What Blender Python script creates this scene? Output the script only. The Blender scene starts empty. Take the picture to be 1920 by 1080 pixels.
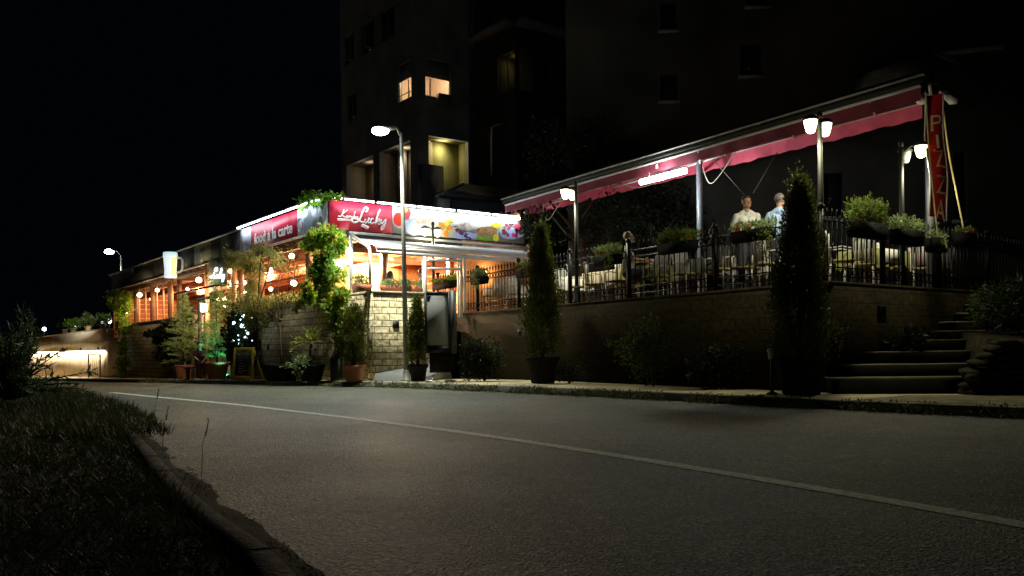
import bpy, math, random
import numpy as np, mathutils
from mathutils import Vector, Matrix
random.seed(7); RNG = np.random.default_rng(7)
SC = bpy.context.scene; COL = SC.collection
rad = math.radians

# ------------------------------------------------------------------ camera, world, exposure
F, HX, HY, CAMZ, ROLL = 1585.0, 960.0, 654.0, 0.9, rad(0.7)
cd = bpy.data.cameras.new('camera'); cam = bpy.data.objects.new('camera', cd); COL.objects.link(cam)
cd.sensor_width = 36; cd.lens = 36 * F / 1920; cd.shift_y = (HY - 540) / 1920; cd.clip_end = 1500; cd.clip_start = 0.05
cam.matrix_world = Matrix.Translation((0, 0, CAMZ)) @ Matrix.Rotation(rad(90), 4, 'X') @ Matrix.Rotation(-ROLL, 4, 'Z')
SC.camera = cam
SC.view_settings.view_transform = 'Standard'; SC.view_settings.look = 'None'
SC.view_settings.exposure = 0; SC.view_settings.gamma = 1
W = bpy.data.worlds.new('World'); SC.world = W; W.use_nodes = True
bgn = W.node_tree.nodes['Background']; bgn.inputs[0].default_value = (0.35, 0.5, 1.0, 1); bgn.inputs[1].default_value = 0.0016
SC.cycles.max_bounces = 5; SC.cycles.diffuse_bounces = 3; SC.cycles.glossy_bounces = 2
SC.cycles.transparent_max_bounces = 6; SC.cycles.sample_clamp_indirect = 3; SC.cycles.use_light_tree = True
SC.cycles.caustics_reflective = False; SC.cycles.caustics_refractive = False

# lamp strengths in one place (watts)
POW = dict(street=2450, street_far=2500, lantern=95, tube=8.5, awning_tube=170, ceiling=1500, globe=38, wall_led=560, loggia=26, room=12)

# ------------------------------------------------------------------ geometry of the place
def ray(px, py):
    dx, dy = px - HX, HY - py
    c, s = math.cos(ROLL), math.sin(ROLL)
    return (dx * c + dy * s) / F, (-dx * s + dy * c) / F
def P(px, py, Z):
    u, v = ray(px, py); return Vector((u * Z, Z, CAMZ + v * Z))
class Line:                                   # a line on the ground that carries a vertical plane
    def __init__(s, x, y, dx, dy):
        n = math.hypot(dx, dy); s.x, s.y, s.dx, s.dy = x, y, dx / n, dy / n
    def at(s, px, py=650):
        u, v = ray(px, py); t = (u * s.y - s.x) / (s.dx - u * s.dy)
        return Vector((s.x + t * s.dx, s.y + t * s.dy, CAMZ + v * (s.y + t * s.dy)))
    def m(s, t, z=0): return Vector((s.x + t * s.dx, s.y + t * s.dy, z))
    def off(s, d):                            # shifted by d to the side facing the street
        return Line(s.x + d * (-s.dy), s.y + d * s.dx, s.dx, s.dy)
def zg(x, y):
    t = y - 21
    return -0.0215 * (t if t > 2 else (0 if t < -2 else (t + 2) ** 2 / 8.0))
LD, RD, TD = (-0.747, 1.0), (1.3375, 1.0), (-0.637, 1.0)
W1 = Line(-3.6, 22, *LD)                      # left stone wall
WR = Line(-3.6, 22, *RD)                      # lit stone wall face
F1 = Line(-5.18, 24, *LD)                     # left fascia
F2 = Line(-5.18, 24, *RD)                     # front fascia
T1 = Line(5.1, 13.6, *TD)                     # terrace wall to the street
T2 = Line(5.1, 13.6, *RD)                     # terrace wall by the stairs
FLOOR = 1.93
def outL(d): return Vector((-0.801 * d, -0.599 * d, 0))      # toward the street from W1 / T1 like walls
def outR(d): return Vector((0.599 * d, -0.801 * d, 0))       # toward the camera from F2 / WR / T2 like walls

# ------------------------------------------------------------------ materials
MATS = {}
def mat(name, col, rough=0.7, metal=0.0, var=0.25, scale=6.0, bump=0.0, emit=None, estr=0.0, spec=0.4, trans=0.0, bscale=None, detail=4):
    if name in MATS: return MATS[name]
    m = bpy.data.materials.new(name); MATS[name] = m; m.use_nodes = True
    nt = m.node_tree; b = nt.nodes['Principled BSDF']
    b.inputs['Roughness'].default_value = rough; b.inputs['Metallic'].default_value = metal
    b.inputs['Specular IOR Level'].default_value = spec if rough < .84 else .08
    tc = nt.nodes.new('ShaderNodeTexCoord')
    n = nt.nodes.new('ShaderNodeTexNoise'); n.inputs['Scale'].default_value = scale; n.inputs['Detail'].default_value = detail
    nt.links.new(tc.outputs['Object'], n.inputs['Vector'])
    r = nt.nodes.new('ShaderNodeMapRange'); r.inputs[1].default_value = 0.3; r.inputs[2].default_value = 0.7
    r.inputs[3].default_value = 1 - var; r.inputs[4].default_value = 1 + var
    nt.links.new(n.outputs[0], r.inputs[0])
    mul = nt.nodes.new('ShaderNodeVectorMath'); mul.operation = 'SCALE'; mul.inputs[0].default_value = col[:3]
    nt.links.new(r.outputs[0], mul.inputs['Scale']); nt.links.new(mul.outputs[0], b.inputs['Base Color'])
    if bump:
        n2 = nt.nodes.new('ShaderNodeTexNoise'); n2.inputs['Scale'].default_value = bscale or scale * 6; n2.inputs['Detail'].default_value = 5
        nt.links.new(tc.outputs['Object'], n2.inputs['Vector'])
        bp = nt.nodes.new('ShaderNodeBump'); bp.inputs['Strength'].default_value = bump; bp.inputs['Distance'].default_value = 0.02
        nt.links.new(n2.outputs[0], bp.inputs['Height']); nt.links.new(bp.outputs[0], b.inputs['Normal'])
    if emit:
        b.inputs['Emission Color'].default_value = (*emit, 1); b.inputs['Emission Strength'].default_value = estr
    if trans: b.inputs['Transmission Weight'].default_value = trans
    return m
def brick_mat(name, c1, c2, mortar, bw, bh, ms=0.012, rough=0.85, offs=0.5, bump=0.6, var=0.5):
    if name in MATS: return MATS[name]
    m = bpy.data.materials.new(name); MATS[name] = m; m.use_nodes = True
    nt = m.node_tree; b = nt.nodes['Principled BSDF']; b.inputs['Roughness'].default_value = rough
    b.inputs['Specular IOR Level'].default_value = 0.06
    uv = nt.nodes.new('ShaderNodeUVMap')
    nz = nt.nodes.new('ShaderNodeTexNoise'); nz.inputs['Scale'].default_value = 3.0
    nt.links.new(uv.outputs[0], nz.inputs['Vector'])
    ad = nt.nodes.new('ShaderNodeVectorMath'); ad.operation = 'MULTIPLY_ADD'
    ad.inputs[1].default_value = (0.03, 0.02, 0); nt.links.new(nz.outputs['Color'], ad.inputs[0]); nt.links.new(uv.outputs[0], ad.inputs[2])
    br = nt.nodes.new('ShaderNodeTexBrick'); br.inputs['Scale'].default_value = 1
    br.inputs['Color1'].default_value = (*c1, 1); br.inputs['Color2'].default_value = (*c2, 1); br.inputs['Mortar'].default_value = (*mortar, 1)
    br.inputs['Brick Width'].default_value = bw; br.inputs['Row Height'].default_value = bh
    br.inputs['Mortar Size'].default_value = ms; br.inputs['Mortar Smooth'].default_value = 0.4; br.offset = offs
    nt.links.new(ad.outputs[0], br.inputs['Vector'])
    n = nt.nodes.new('ShaderNodeTexNoise'); n.inputs['Scale'].default_value = 9; n.inputs['Detail'].default_value = 6
    nt.links.new(uv.outputs[0], n.inputs['Vector'])
    r = nt.nodes.new('ShaderNodeMapRange'); r.inputs[1].default_value = .3; r.inputs[2].default_value = .7; r.inputs[3].default_value = 1 - var; r.inputs[4].default_value = 1 + var * .5
    nt.links.new(n.outputs[0], r.inputs[0])
    mul = nt.nodes.new('ShaderNodeVectorMath'); mul.operation = 'SCALE'
    nt.links.new(br.outputs['Color'], mul.inputs[0]); nt.links.new(r.outputs[0], mul.inputs['Scale']); nt.links.new(mul.outputs[0], b.inputs['Base Color'])
    sub = nt.nodes.new('ShaderNodeMath'); sub.operation = 'MULTIPLY_ADD'; sub.inputs[1].default_value = -1.0
    nt.links.new(br.outputs['Fac'], sub.inputs[0]); nt.links.new(n.outputs[0], sub.inputs[2])
    bp = nt.nodes.new('ShaderNodeBump'); bp.inputs['Strength'].default_value = bump; bp.inputs['Distance'].default_value = 0.025
    nt.links.new(sub.outputs[0], bp.inputs['Height']); nt.links.new(bp.outputs[0], b.inputs['Normal'])
    return m
def emat(name, col, s):
    return mat(name, (0.8, 0.8, 0.8), emit=col, estr=s, var=0)
def asphalt(name, base, speck):
    m = bpy.data.materials.new(name); m.use_nodes = True; nt = m.node_tree; b = nt.nodes['Principled BSDF']; L = nt.links.new
    tc = nt.nodes.new('ShaderNodeTexCoord')
    def noise(s, d=4):
        n = nt.nodes.new('ShaderNodeTexNoise'); n.inputs['Scale'].default_value = s; n.inputs['Detail'].default_value = d; L(tc.outputs['Object'], n.inputs['Vector']); return n
    def rng(src, a, c, lo, hi):
        r = nt.nodes.new('ShaderNodeMapRange'); r.inputs[1].default_value = a; r.inputs[2].default_value = c; r.inputs[3].default_value = lo; r.inputs[4].default_value = hi; L(src, r.inputs[0]); return r.outputs[0]
    def mul(a_, b_):
        n = nt.nodes.new('ShaderNodeMath'); n.operation = 'MULTIPLY'; L(a_, n.inputs[0]); L(b_, n.inputs[1]); return n.outputs[0]
    v = nt.nodes.new('ShaderNodeTexVoronoi'); v.inputs['Scale'].default_value = 62; L(tc.outputs['Object'], v.inputs['Vector'])
    sep = nt.nodes.new('ShaderNodeSeparateColor'); L(v.outputs['Color'], sep.inputs[0])
    pw = nt.nodes.new('ShaderNodeMath'); pw.operation = 'POWER'; pw.inputs[1].default_value = 3.5; L(sep.outputs[0], pw.inputs[0])
    stones = rng(pw.outputs[0], 0, 1, .45, speck * 2.2)
    big = rng(noise(0.33, 6).outputs[0], .36, .64, .88, 1.13); midn = rng(noise(2.3, 6).outputs[0], .3, .7, .75, 1.25); fine = rng(noise(28, 3).outputs[0], .3, .7, .6, 1.4)
    vc = nt.nodes.new('ShaderNodeTexVoronoi'); vc.feature = 'DISTANCE_TO_EDGE'; vc.inputs['Scale'].default_value = 0.35
    w = noise(2.2, 6); wa = nt.nodes.new('ShaderNodeVectorMath'); wa.operation = 'MULTIPLY_ADD'; wa.inputs[1].default_value = (.8, .8, 0)
    L(w.outputs['Color'], wa.inputs[0]); L(tc.outputs['Object'], wa.inputs[2]); L(wa.outputs[0], vc.inputs['Vector'])
    crack = rng(vc.outputs['Distance'], 0, .004, .6, 1)
    val = mul(mul(mul(stones, big), mul(midn, fine)), crack)
    tint = nt.nodes.new('ShaderNodeMix'); tint.data_type = 'RGBA'; tint.inputs[6].default_value = (*base, 1); tint.inputs[7].default_value = (base[0] * .95, base[1] * .93, base[2] * .6, 1)
    L(rng(noise(.55, 5).outputs[0], .42, .6, 0, 1), tint.inputs[0])
    sc = nt.nodes.new('ShaderNodeVectorMath'); sc.operation = 'SCALE'; L(tint.outputs[2], sc.inputs[0]); L(val, sc.inputs['Scale']); L(sc.outputs[0], b.inputs['Base Color'])
    b.inputs['Specular IOR Level'].default_value = 0.3; L(rng(noise(.4, 4).outputs[0], .35, .65, .66, .74), b.inputs['Roughness'])
    bp = nt.nodes.new('ShaderNodeBump'); bp.inputs['Strength'].default_value = 1.0; bp.inputs['Distance'].default_value = 0.010; L(v.outputs['Distance'], bp.inputs['Height'])
    bp2 = nt.nodes.new('ShaderNodeBump'); bp2.inputs['Strength'].default_value = .5; bp2.inputs['Distance'].default_value = 0.03; L(noise(5, 3).outputs[0], bp2.inputs['Height']); L(bp.outputs[0], bp2.inputs['Normal']); L(bp2.outputs[0], b.inputs['Normal'])
    MATS[name] = m; return m

M_ASPH = asphalt('asphalt', (0.084, 0.088, 0.078), 1.6)
M_PATCH = asphalt('asphalt_patch', (0.06, 0.06, 0.06), 2.0)
M_LINE = mat('road_paint', (0.62, 0.62, 0.52), 0.75, var=0.5, scale=22, bump=.6, bscale=60, detail=8)
M_WALK = mat('sidewalk_concrete', (0.46, 0.41, 0.26), 0.9, var=0.3, scale=2.5, bump=.4, bscale=50)
M_KERB = mat('kerb_stone', (0.20, 0.19, 0.15), 0.9, var=0.4, scale=5, bump=.6, bscale=30)
M_SOIL = mat('soil', (0.03, 0.026, 0.014), 0.95, var=0.5, scale=3, bump=.8, bscale=20)
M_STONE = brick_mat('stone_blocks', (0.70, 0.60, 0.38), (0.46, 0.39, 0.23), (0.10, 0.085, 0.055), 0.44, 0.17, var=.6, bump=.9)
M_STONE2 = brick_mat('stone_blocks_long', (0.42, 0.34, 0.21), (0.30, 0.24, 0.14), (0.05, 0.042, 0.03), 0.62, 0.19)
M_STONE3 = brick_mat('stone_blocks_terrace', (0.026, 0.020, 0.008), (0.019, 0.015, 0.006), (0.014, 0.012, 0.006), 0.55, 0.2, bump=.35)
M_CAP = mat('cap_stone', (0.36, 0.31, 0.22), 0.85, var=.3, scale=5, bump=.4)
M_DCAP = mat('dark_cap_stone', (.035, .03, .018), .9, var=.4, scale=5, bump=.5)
M_PLASTER = mat('cream_plaster', (0.62, 0.50, 0.36), 0.85, var=.15, scale=1.2, bump=.15)
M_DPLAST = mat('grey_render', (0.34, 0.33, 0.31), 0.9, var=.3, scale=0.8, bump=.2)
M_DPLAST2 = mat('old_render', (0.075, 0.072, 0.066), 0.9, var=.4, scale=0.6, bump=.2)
M_YPLAST = mat('yellow_plaster', (0.40, 0.36, 0.16), 0.85, var=.2, scale=1.0, bump=.2)
M_PEACH = mat('peach_room_wall', (0.75, 0.62, 0.48), 0.8, var=.1)
M_WOOD = brick_mat('red_brown_planks', (0.40, 0.115, 0.055), (0.33, 0.09, 0.04), (0.68, 0.38, 0.2), 40, 0.26, ms=0.02, bump=.2, var=.3)
M_PINE = mat('pine_boards', (0.62, 0.32, 0.13), 0.6, var=.25, scale=8)
M_BEAM = mat('brown_beam', (0.17, 0.075, 0.04), 0.6, var=.3, scale=10)
M_DARKW = mat('dark_wood', (0.05, 0.03, 0.02), 0.6, var=.3)
M_TILE = mat('floor_tile', (0.35, 0.25, 0.18), 0.5, var=.2)
M_BLACK = mat('black_iron', (0.012, 0.012, 0.014), 0.45, metal=.6, var=.3)
M_DKMET = mat('dark_painted_metal', (0.022, 0.024, 0.018), 0.65, metal=.0, var=.2)
M_GALV = mat('galvanised_steel', (0.15, 0.15, 0.12), 0.6, metal=.2, var=.2, scale=12)
M_GREYP = mat('grey_painted_post', (0.22, 0.24, 0.28), 0.45, metal=.2, var=.15)
M_WHITE = mat('white_paint', (0.75, 0.75, 0.74), 0.4, var=.06)
M_WFAB = mat('white_awning_fabric', (0.72, 0.74, 0.76), 0.8, var=.08)
M_MAROON = mat('maroon_fabric', (0.20, 0.028, 0.05), 0.8, var=.2, scale=3)
M_LITMAR = mat('lit_maroon_fabric', (0.82, 0.13, 0.22), 0.8, var=.15, scale=3)  # same awning cloth as the maroon, tube light put into a brighter pink
M_SIGNR = mat('crimson_vinyl', (0.42, 0.012, 0.036), 0.5, var=.08)
M_SIGNG = mat('silver_grey_vinyl', (0.42, 0.44, 0.50), 0.5, var=.15, scale=2)
M_SIGND = mat('dark_grey_vinyl', (0.05, 0.05, 0.055), 0.6, var=.3, scale=2)
M_LET = mat('white_lettering', (0.85, 0.85, 0.82), 0.5, var=.03)
M_ROOF = mat('dark_roof', (0.035, 0.033, 0.03), 0.8, var=.3)
M_GUT = mat('grey_gutter', (0.40, 0.40, 0.38), 0.5, metal=.1, var=.2)
M_TERRA = mat('terracotta', (0.42, 0.15, 0.08), 0.75, var=.2, scale=5, bump=.2)
M_DPOT = mat('dark_plastic_pot', (0.012, 0.011, 0.010), 0.86, var=.2)
M_BPOT = mat('blackish_trough', (0.006, 0.006, 0.006), 0.86, var=.2)
M_TRUNK = mat('bark', (0.06, 0.045, 0.03), 0.9, var=.4, scale=20, bump=.5)
def leafmat(name, c, var=.55, scale=3, tr=.42):
    m = mat(name, c, 0.55, var=var, scale=scale, spec=.3, detail=6); nt = m.node_tree; b = nt.nodes['Principled BSDF']; src = b.inputs['Base Color'].links[0].from_socket
    t = nt.nodes.new('ShaderNodeBsdfTranslucent'); g = nt.nodes.new('ShaderNodeVectorMath'); g.operation = 'MULTIPLY'; g.inputs[1].default_value = (1.2, 1.3, .8)
    nt.links.new(src, g.inputs[0]); nt.links.new(g.outputs[0], t.inputs['Color']); x = nt.nodes.new('ShaderNodeMixShader'); x.inputs[0].default_value = tr
    nt.links.new(b.outputs[0], x.inputs[1]); nt.links.new(t.outputs[0], x.inputs[2]); nt.links.new(x.outputs[0], nt.nodes['Material Output'].inputs['Surface']); return m
M_THUJA = leafmat('thuja_green', (0.075, 0.085, 0.014), tr=.2)
M_FIR = leafmat('fir_green', (0.13, 0.18, 0.07))
M_VINE = leafmat('vine_green', (0.12, 0.24, 0.025))
M_VINEY = leafmat('vine_yellow', (0.30, 0.25, 0.02))
M_OLIVE = leafmat('olive_leaves', (0.17, 0.19, 0.07))
M_LAV = leafmat('grey_green_leaves', (0.22, 0.28, 0.14))
M_HERB = leafmat('herb_green', (0.14, 0.19, 0.045))
M_DKLEAF = leafmat('dark_green_leaves', (0.014, 0.022, 0.009))
M_SHRUB = leafmat('shrub_green', (0.055, 0.075, 0.02))
M_OLEA = leafmat('oleander_green', (0.035, 0.06, 0.03))
M_GRASS = leafmat('grass_green', (0.020, 0.023, 0.008), scale=1.5, var=.8)
M_STRAW = mat('dry_straw', (0.09, 0.08, 0.05), 0.9, var=.5)
M_ORANGE = mat('orange_petals', (0.75, 0.16, 0.01), 0.6, var=.3, scale=30)
M_REDP = mat('red_petals', (0.45, 0.03, 0.02), 0.6, var=.3, scale=30)
M_SKIN = mat('skin', (0.55, 0.30, 0.20), 0.5, var=.06)
M_CLOTHW = mat('white_cloth', (0.72, 0.71, 0.66), 0.8, var=.08, scale=20, bump=.15)
M_GLASSE = None

# ------------------------------------------------------------------ mesh builder
class MB:
    def __init__(s): s.v, s.f, s.mi, s.mats, s.cur = [], [], [], [], 0; s.smooth = False; s.A = []
    def use(s, m):
        if m not in s.mats: s.mats.append(m)
        s.cur = s.mats.index(m); return s
    def face(s, *idx): s.f.append(tuple(idx)); s.mi.append(s.cur)
    def pts(s, ps):
        b = len(s.v); s.v.extend([tuple(p) for p in ps]); return b
    def poly(s, ps):
        b = s.pts(ps); s.face(*range(b, b + len(ps))); return s
    def hexa(s, ps):
        b = s.pts(ps)
        for q in ((3, 2, 1, 0), (4, 5, 6, 7), (0, 1, 5, 4), (1, 2, 6, 5), (2, 3, 7, 6), (3, 0, 4, 7)): s.face(*[b + i for i in q])
        return s
    def box(s, x0, x1, y0, y1, z0, z1):
        return s.hexa([(x0, y0, z0), (x1, y0, z0), (x1, y1, z0), (x0, y1, z0), (x0, y0, z1), (x1, y0, z1), (x1, y1, z1), (x0, y1, z1)])
    def slab(s, a, b, z0, z1, off0, off1):    # box standing on the ground line a-b, between two side offsets
        a, b, o0, o1 = Vector(a), Vector(b), Vector(off0), Vector(off1)
        q = [a + o0, b + o0, b + o1, a + o1]
        if not hasattr(z0, '__len__'): z0 = (z0, z0)
        if not hasattr(z1, '__len__'): z1 = (z1, z1)
        za, zb = (z0[0], z0[1], z0[1], z0[0]), (z1[0], z1[1], z1[1], z1[0])
        return s.hexa([(p.x, p.y, z) for p, z in zip(q, za)] + [(p.x, p.y, z) for p, z in zip(q, zb)])
    def beam(s, a, b, w, h, up=(0, 0, 1)):
        a, b = Vector(a), Vector(b); d = (b - a).normalized(); up = Vector(up)
        if abs(d.dot(up)) > .99: up = Vector((0, 1, 0))
        x = d.cross(up).normalized(); y = x.cross(d)
        o = [-x * w / 2 - y * h / 2, x * w / 2 - y * h / 2, x * w / 2 + y * h / 2, -x * w / 2 + y * h / 2]
        return s.hexa([a + k for k in o] + [b + k for k in o])
    def tube(s, a, b, r0, r1=None, n=8, caps=True):
        r1 = r0 if r1 is None else r1; return s.path([a, b], [r0, r1], n, caps)
    def path(s, ps, r, n=6, caps=True):
        ps = [Vector(p) for p in ps]
        if not hasattr(r, '__len__'): r = [r] * len(ps)
        rings = []; X = None
        for i, p in enumerate(ps):
            d = (ps[min(i + 1, len(ps) - 1)] - ps[max(i - 1, 0)]).normalized()
            if X is None:
                X = d.cross(Vector((0, 0, 1)))
                if X.length < .05: X = d.cross(Vector((0, 1, 0)))
            X = (X - d * X.dot(d)).normalized(); Y = d.cross(X)
            rings.append(s.pts([p + (X * math.cos(6.2832 * k / n) + Y * math.sin(6.2832 * k / n)) * r[i] for k in range(n)]))
        for a, b in zip(rings, rings[1:]):
            for k in range(n): s.face(a + k, a + (k + 1) % n, b + (k + 1) % n, b + k)
        if caps: s.face(*[rings[0] + k for k in range(n - 1, -1, -1)]); s.face(*[rings[-1] + k for k in range(n)])
        return s
    def lathe(s, c, prof, n=20, sx=1, sy=1, rot=0):
        c = Vector(c); rings = []
        for r, z in prof:
            rings.append(s.pts([(c.x + r * sx * math.cos(6.2832 * k / n + rot), c.y + r * sy * math.sin(6.2832 * k / n + rot), c.z + z) for k in range(n)]))
        for a, b in zip(rings, rings[1:]):
            for k in range(n): s.face(a + k, a + (k + 1) % n, b + (k + 1) % n, b + k)
        s.face(*[rings[0] + k for k in range(n - 1, -1, -1)]); s.face(*[rings[-1] + k for k in range(n)])
        return s
    def ball(s, c, r, n=10, m=6, sc=(1, 1, 1)):
        c = Vector(c); rings = []
        top = s.pts([(c.x, c.y, c.z + r * sc[2])]); bot = s.pts([(c.x, c.y, c.z - r * sc[2])])
        for j in range(1, m):
            a = math.pi * j / m
            rings.append(s.pts([(c.x + r * sc[0] * math.sin(a) * math.cos(6.2832 * k / n), c.y + r * sc[1] * math.sin(a) * math.sin(6.2832 * k / n), c.z + r * sc[2] * math.cos(a)) for k in range(n)]))
        for k in range(n): s.face(top, rings[0] + k, rings[0] + (k + 1) % n); s.face(bot, rings[-1] + (k + 1) % n, rings[-1] + k)
        for a, b in zip(rings, rings[1:]):
            for k in range(n): s.face(a + k, b + k, b + (k + 1) % n, a + (k + 1) % n)
        return s
    def torus(s, c, R, r, ax, az=(0, 0, 1), n=10, m=5):
        c, ax, az = Vector(c), Vector(ax).normalized(), Vector(az); nn = ax.cross(az); rings = []
        for i in range(n):
            a = 6.2832 * i / n; d = ax * math.cos(a) + az * math.sin(a)
            rings.append(s.pts([c + d * (R + r * math.cos(6.2832 * k / m)) + nn * r * math.sin(6.2832 * k / m) for k in range(m)]))
        for i in range(n):
            a, b = rings[i], rings[(i + 1) % n]
            for k in range(m): s.face(a + k, a + (k + 1) % m, b + (k + 1) % m, b + k)
        return s
    def leaf(s, c, d, L, Wd):                 # numpy arrays of leaves: centres, directions, lengths, widths
        c = np.asarray(c, float); n = len(c); d = np.asarray(d, float); d /= np.linalg.norm(d, axis=1)[:, None] + 1e-9
        r = RNG.normal(size=(n, 3)); sd = np.cross(d, r); sd /= np.linalg.norm(sd, axis=1)[:, None] + 1e-9
        nn = np.cross(d, sd)
        L = (np.asarray(L) * RNG.uniform(.6, 1.3, n))[:, None]; Wd = (Wd * RNG.uniform(.6, 1.3, n))[:, None]
        q = np.stack([c, c + d * L * .45 + sd * Wd * .5 + nn * Wd * .15, c + d * L, c + d * L * .45 - sd * Wd * .5 + nn * Wd * .15], 1)
        s.A.append((q.reshape(-1, 3), s.cur)); return s
    def build(s, name, material=None, parent=None, origin=None, smooth=False):
        me = bpy.data.meshes.new(name)
        o = bpy.data.objects.new(name, me); COL.objects.link(o)
        org = Vector((0, 0, 0))
        if origin is not None: org = Vector(origin); o.location = org
        elif parent is not None and parent.get('_org') is not None: org = Vector(parent['_org'])
        v = np.array(s.v, float).reshape(-1, 3); vs = [v]; base = len(v)
        lt = [np.array([len(f) for f in s.f], int)]; li = [np.array([i for f in s.f for i in f], int)]; mi = [np.array(s.mi, int)]
        for q, c in s.A:
            k = len(q) // 4; vs.append(q); li.append(np.arange(base, base + 4 * k)); lt.append(np.full(k, 4)); mi.append(np.full(k, c)); base += 4 * k
        v = np.concatenate(vs) - np.array(org); lt = np.concatenate(lt).astype(int); li = np.concatenate(li).astype(int); mi = np.concatenate(mi).astype(int)
        me.vertices.add(len(v)); me.vertices.foreach_set('co', v.ravel())
        me.loops.add(len(li)); me.loops.foreach_set('vertex_index', li)
        me.polygons.add(len(lt)); ls = np.concatenate([[0], np.cumsum(lt)[:-1]]).astype(int) if len(lt) else np.zeros(0, int)
        me.polygons.foreach_set('loop_start', ls); me.polygons.foreach_set('material_index', mi)
        me.update(calc_edges=True)
        if s.mats:
            for m in s.mats: me.materials.append(m)
        else: me.materials.append(material)
        if not s.A and len(lt) < 60000:                    # metric UVs
            uvl = me.uv_layers.new(name='UVMap'); uv = np.zeros((len(li), 2)); wv = v + np.array(org)
            for p in me.polygons:
                n = p.normal; lr = range(p.loop_start, p.loop_start + p.loop_total)
                if abs(n.z) > .8:
                    for l in lr: uv[l] = wv[li[l]][:2]
                else:
                    u = np.array((-n.y, n.x)); u /= np.linalg.norm(u) + 1e-9
                    for l in lr: q = wv[li[l]]; uv[l] = (q[0] * u[0] + q[1] * u[1], q[2])
            uvl.data.foreach_set('uv', uv.ravel())
        if smooth: me.polygons.foreach_set('use_smooth', np.ones(len(lt), bool))
        me.validate(); 
        if parent is not None: o.parent = parent
        return o
def tag(o, label=None, cat=None, group=None, kind=None):
    if label: o['label'] = label
    if cat: o['category'] = cat
    if group: o['group'] = group
    if kind: o['kind'] = kind
    return o
ROOTS = []
def thing(name, loc, label, cat, group=None):
    o = bpy.data.objects.new(name, None); COL.objects.link(o); o.location = loc; o.empty_display_size = .2
    o['_org'] = list(Vector(loc)); ROOTS.append(o); return tag(o, label, cat, group)
def struct(name, mb, m): return tag(mb.build(name, m), kind='structure')
def lamp(name, loc, power, col, parent=None, r=.06, kind='POINT', size=None, rot=None, spot=None):
    ld = bpy.data.lights.new(name, kind); ld.energy = power; ld.color = col
    if kind == 'AREA': ld.shape = 'RECTANGLE'; ld.size, ld.size_y = size
    else: ld.shadow_soft_size = r
    if kind == 'SPOT': ld.spot_size = spot; ld.spot_blend = .6
    o = bpy.data.objects.new(name, ld); COL.objects.link(o)
    if rot is not None: o.rotation_mode = 'QUATERNION'; o.rotation_quaternion = rot
    o.location = Vector(loc)
    if parent is not None: o.parent = parent; o.location = Vector(loc) - Vector(parent['_org'])
    return o
def aim(d, xdir):                              # rotation whose -Z looks along d and X along xdir
    z = -Vector(d).normalized(); x = Vector(xdir); x = (x - z * x.dot(z)).normalized(); y = z.cross(x)
    return Matrix((x, y, z)).transposed().to_quaternion()
def dup(root, loc, rotz=None, label=None, scale=None):
    r = root.copy(); COL.objects.link(r); r.location = loc
    if rotz is not None: r.rotation_euler = (0, 0, rotz)
    if scale is not None: r.scale = scale
    if label: r['label'] = label
    def kids(a, b):
        for ch in list(a.children):
            c = ch.copy(); COL.objects.link(c); c.parent = b; kids(ch, c)
    kids(root, r); return r
def text_mesh(body, size, fn, thick=.004, shear=0, bold=0.0, align='CENTER'):   # fn maps text x, y, depth to a world point
    cu = bpy.data.curves.new('t', 'FONT'); cu.body = body; cu.size = size; cu.shear = shear; cu.offset = bold
    cu.align_x = align; cu.extrude = thick / 2; cu.resolution_u = 3
    o = bpy.data.objects.new('t', cu); COL.objects.link(o)
    dg = bpy.context.evaluated_depsgraph_get(); me = bpy.data.meshes.new_from_object(o.evaluated_get(dg))
    mb = MB(); mb.pts([fn(v.co.x, v.co.y, v.co.z) for v in me.vertices])
    for p in me.polygons: mb.face(*p.vertices)
    bpy.data.objects.remove(o); bpy.data.meshes.remove(me); return mb
def merge(mb, other):
    b = len(mb.v); mb.v.extend(other.v)
    for f in other.f: mb.f.append(tuple(i + b for i in f)); mb.mi.append(mb.cur)

# ================================================================== THE SETTING
KERB = [(40, -22), (22, -5.5), (12, 3.4), (6.05, 10), (4.43, 11.8), (2.23, 14.7), (0.0, 17.3), (-2.5, 20), (-6.3, 24.3), (-10.07, 28.5), (-16.5, 36), (-24.3, 44.8), (-34, 56), (-60, 84), (-110, 140)]
NEAR = [(2.6, -6), (0.9, -1), (-0.3, 2), (-0.92, 3.4), (-1.43, 4.2), (-2.06, 5.3), (-3.75, 8.5), (-5.7, 12), (-8.7, 16.6), (-13.5, 22), (-22, 31), (-40, 49), (-110, 120)]
def grid(name, x0, x1, y0, y1, st, fz, m):
    mb = MB(); nx, ny = int((x1 - x0) / st), int((y1 - y0) / st)
    mb.pts([(x0 + i * st, y0 + j * st, fz(x0 + i * st, y0 + j * st)) for j in range(ny + 1) for i in range(nx + 1)])
    for j in range(ny):
        for i in range(nx):
            a = j * (nx + 1) + i; mb.face(a, a + 1, a + nx + 2, a + nx + 1)
    return struct(name, mb, m)
grid('ground', -300, 300, -60, 420, 12, lambda x, y: zg(x, y) - 0.3, M_SOIL)
def resample(pl, st=0.5, far=60):
    out = []
    for (x0, y0), (x1, y1) in zip(pl, pl[1:]):
        n = max(1, int(math.hypot(x1 - x0, y1 - y0) / (st if y0 < far else 6)))
        out += [(x0 + (x1 - x0) * i / n, y0 + (y1 - y0) * i / n) for i in range(n)]
    out.append(pl[-1]); 
    for _ in range(6): out = [out[0]] + [((a[0] + 2 * b[0] + c[0]) / 4, (a[1] + 2 * b[1] + c[1]) / 4) for a, b, c in zip(out, out[1:], out[2:])] + [out[-1]]
    return out
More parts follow.
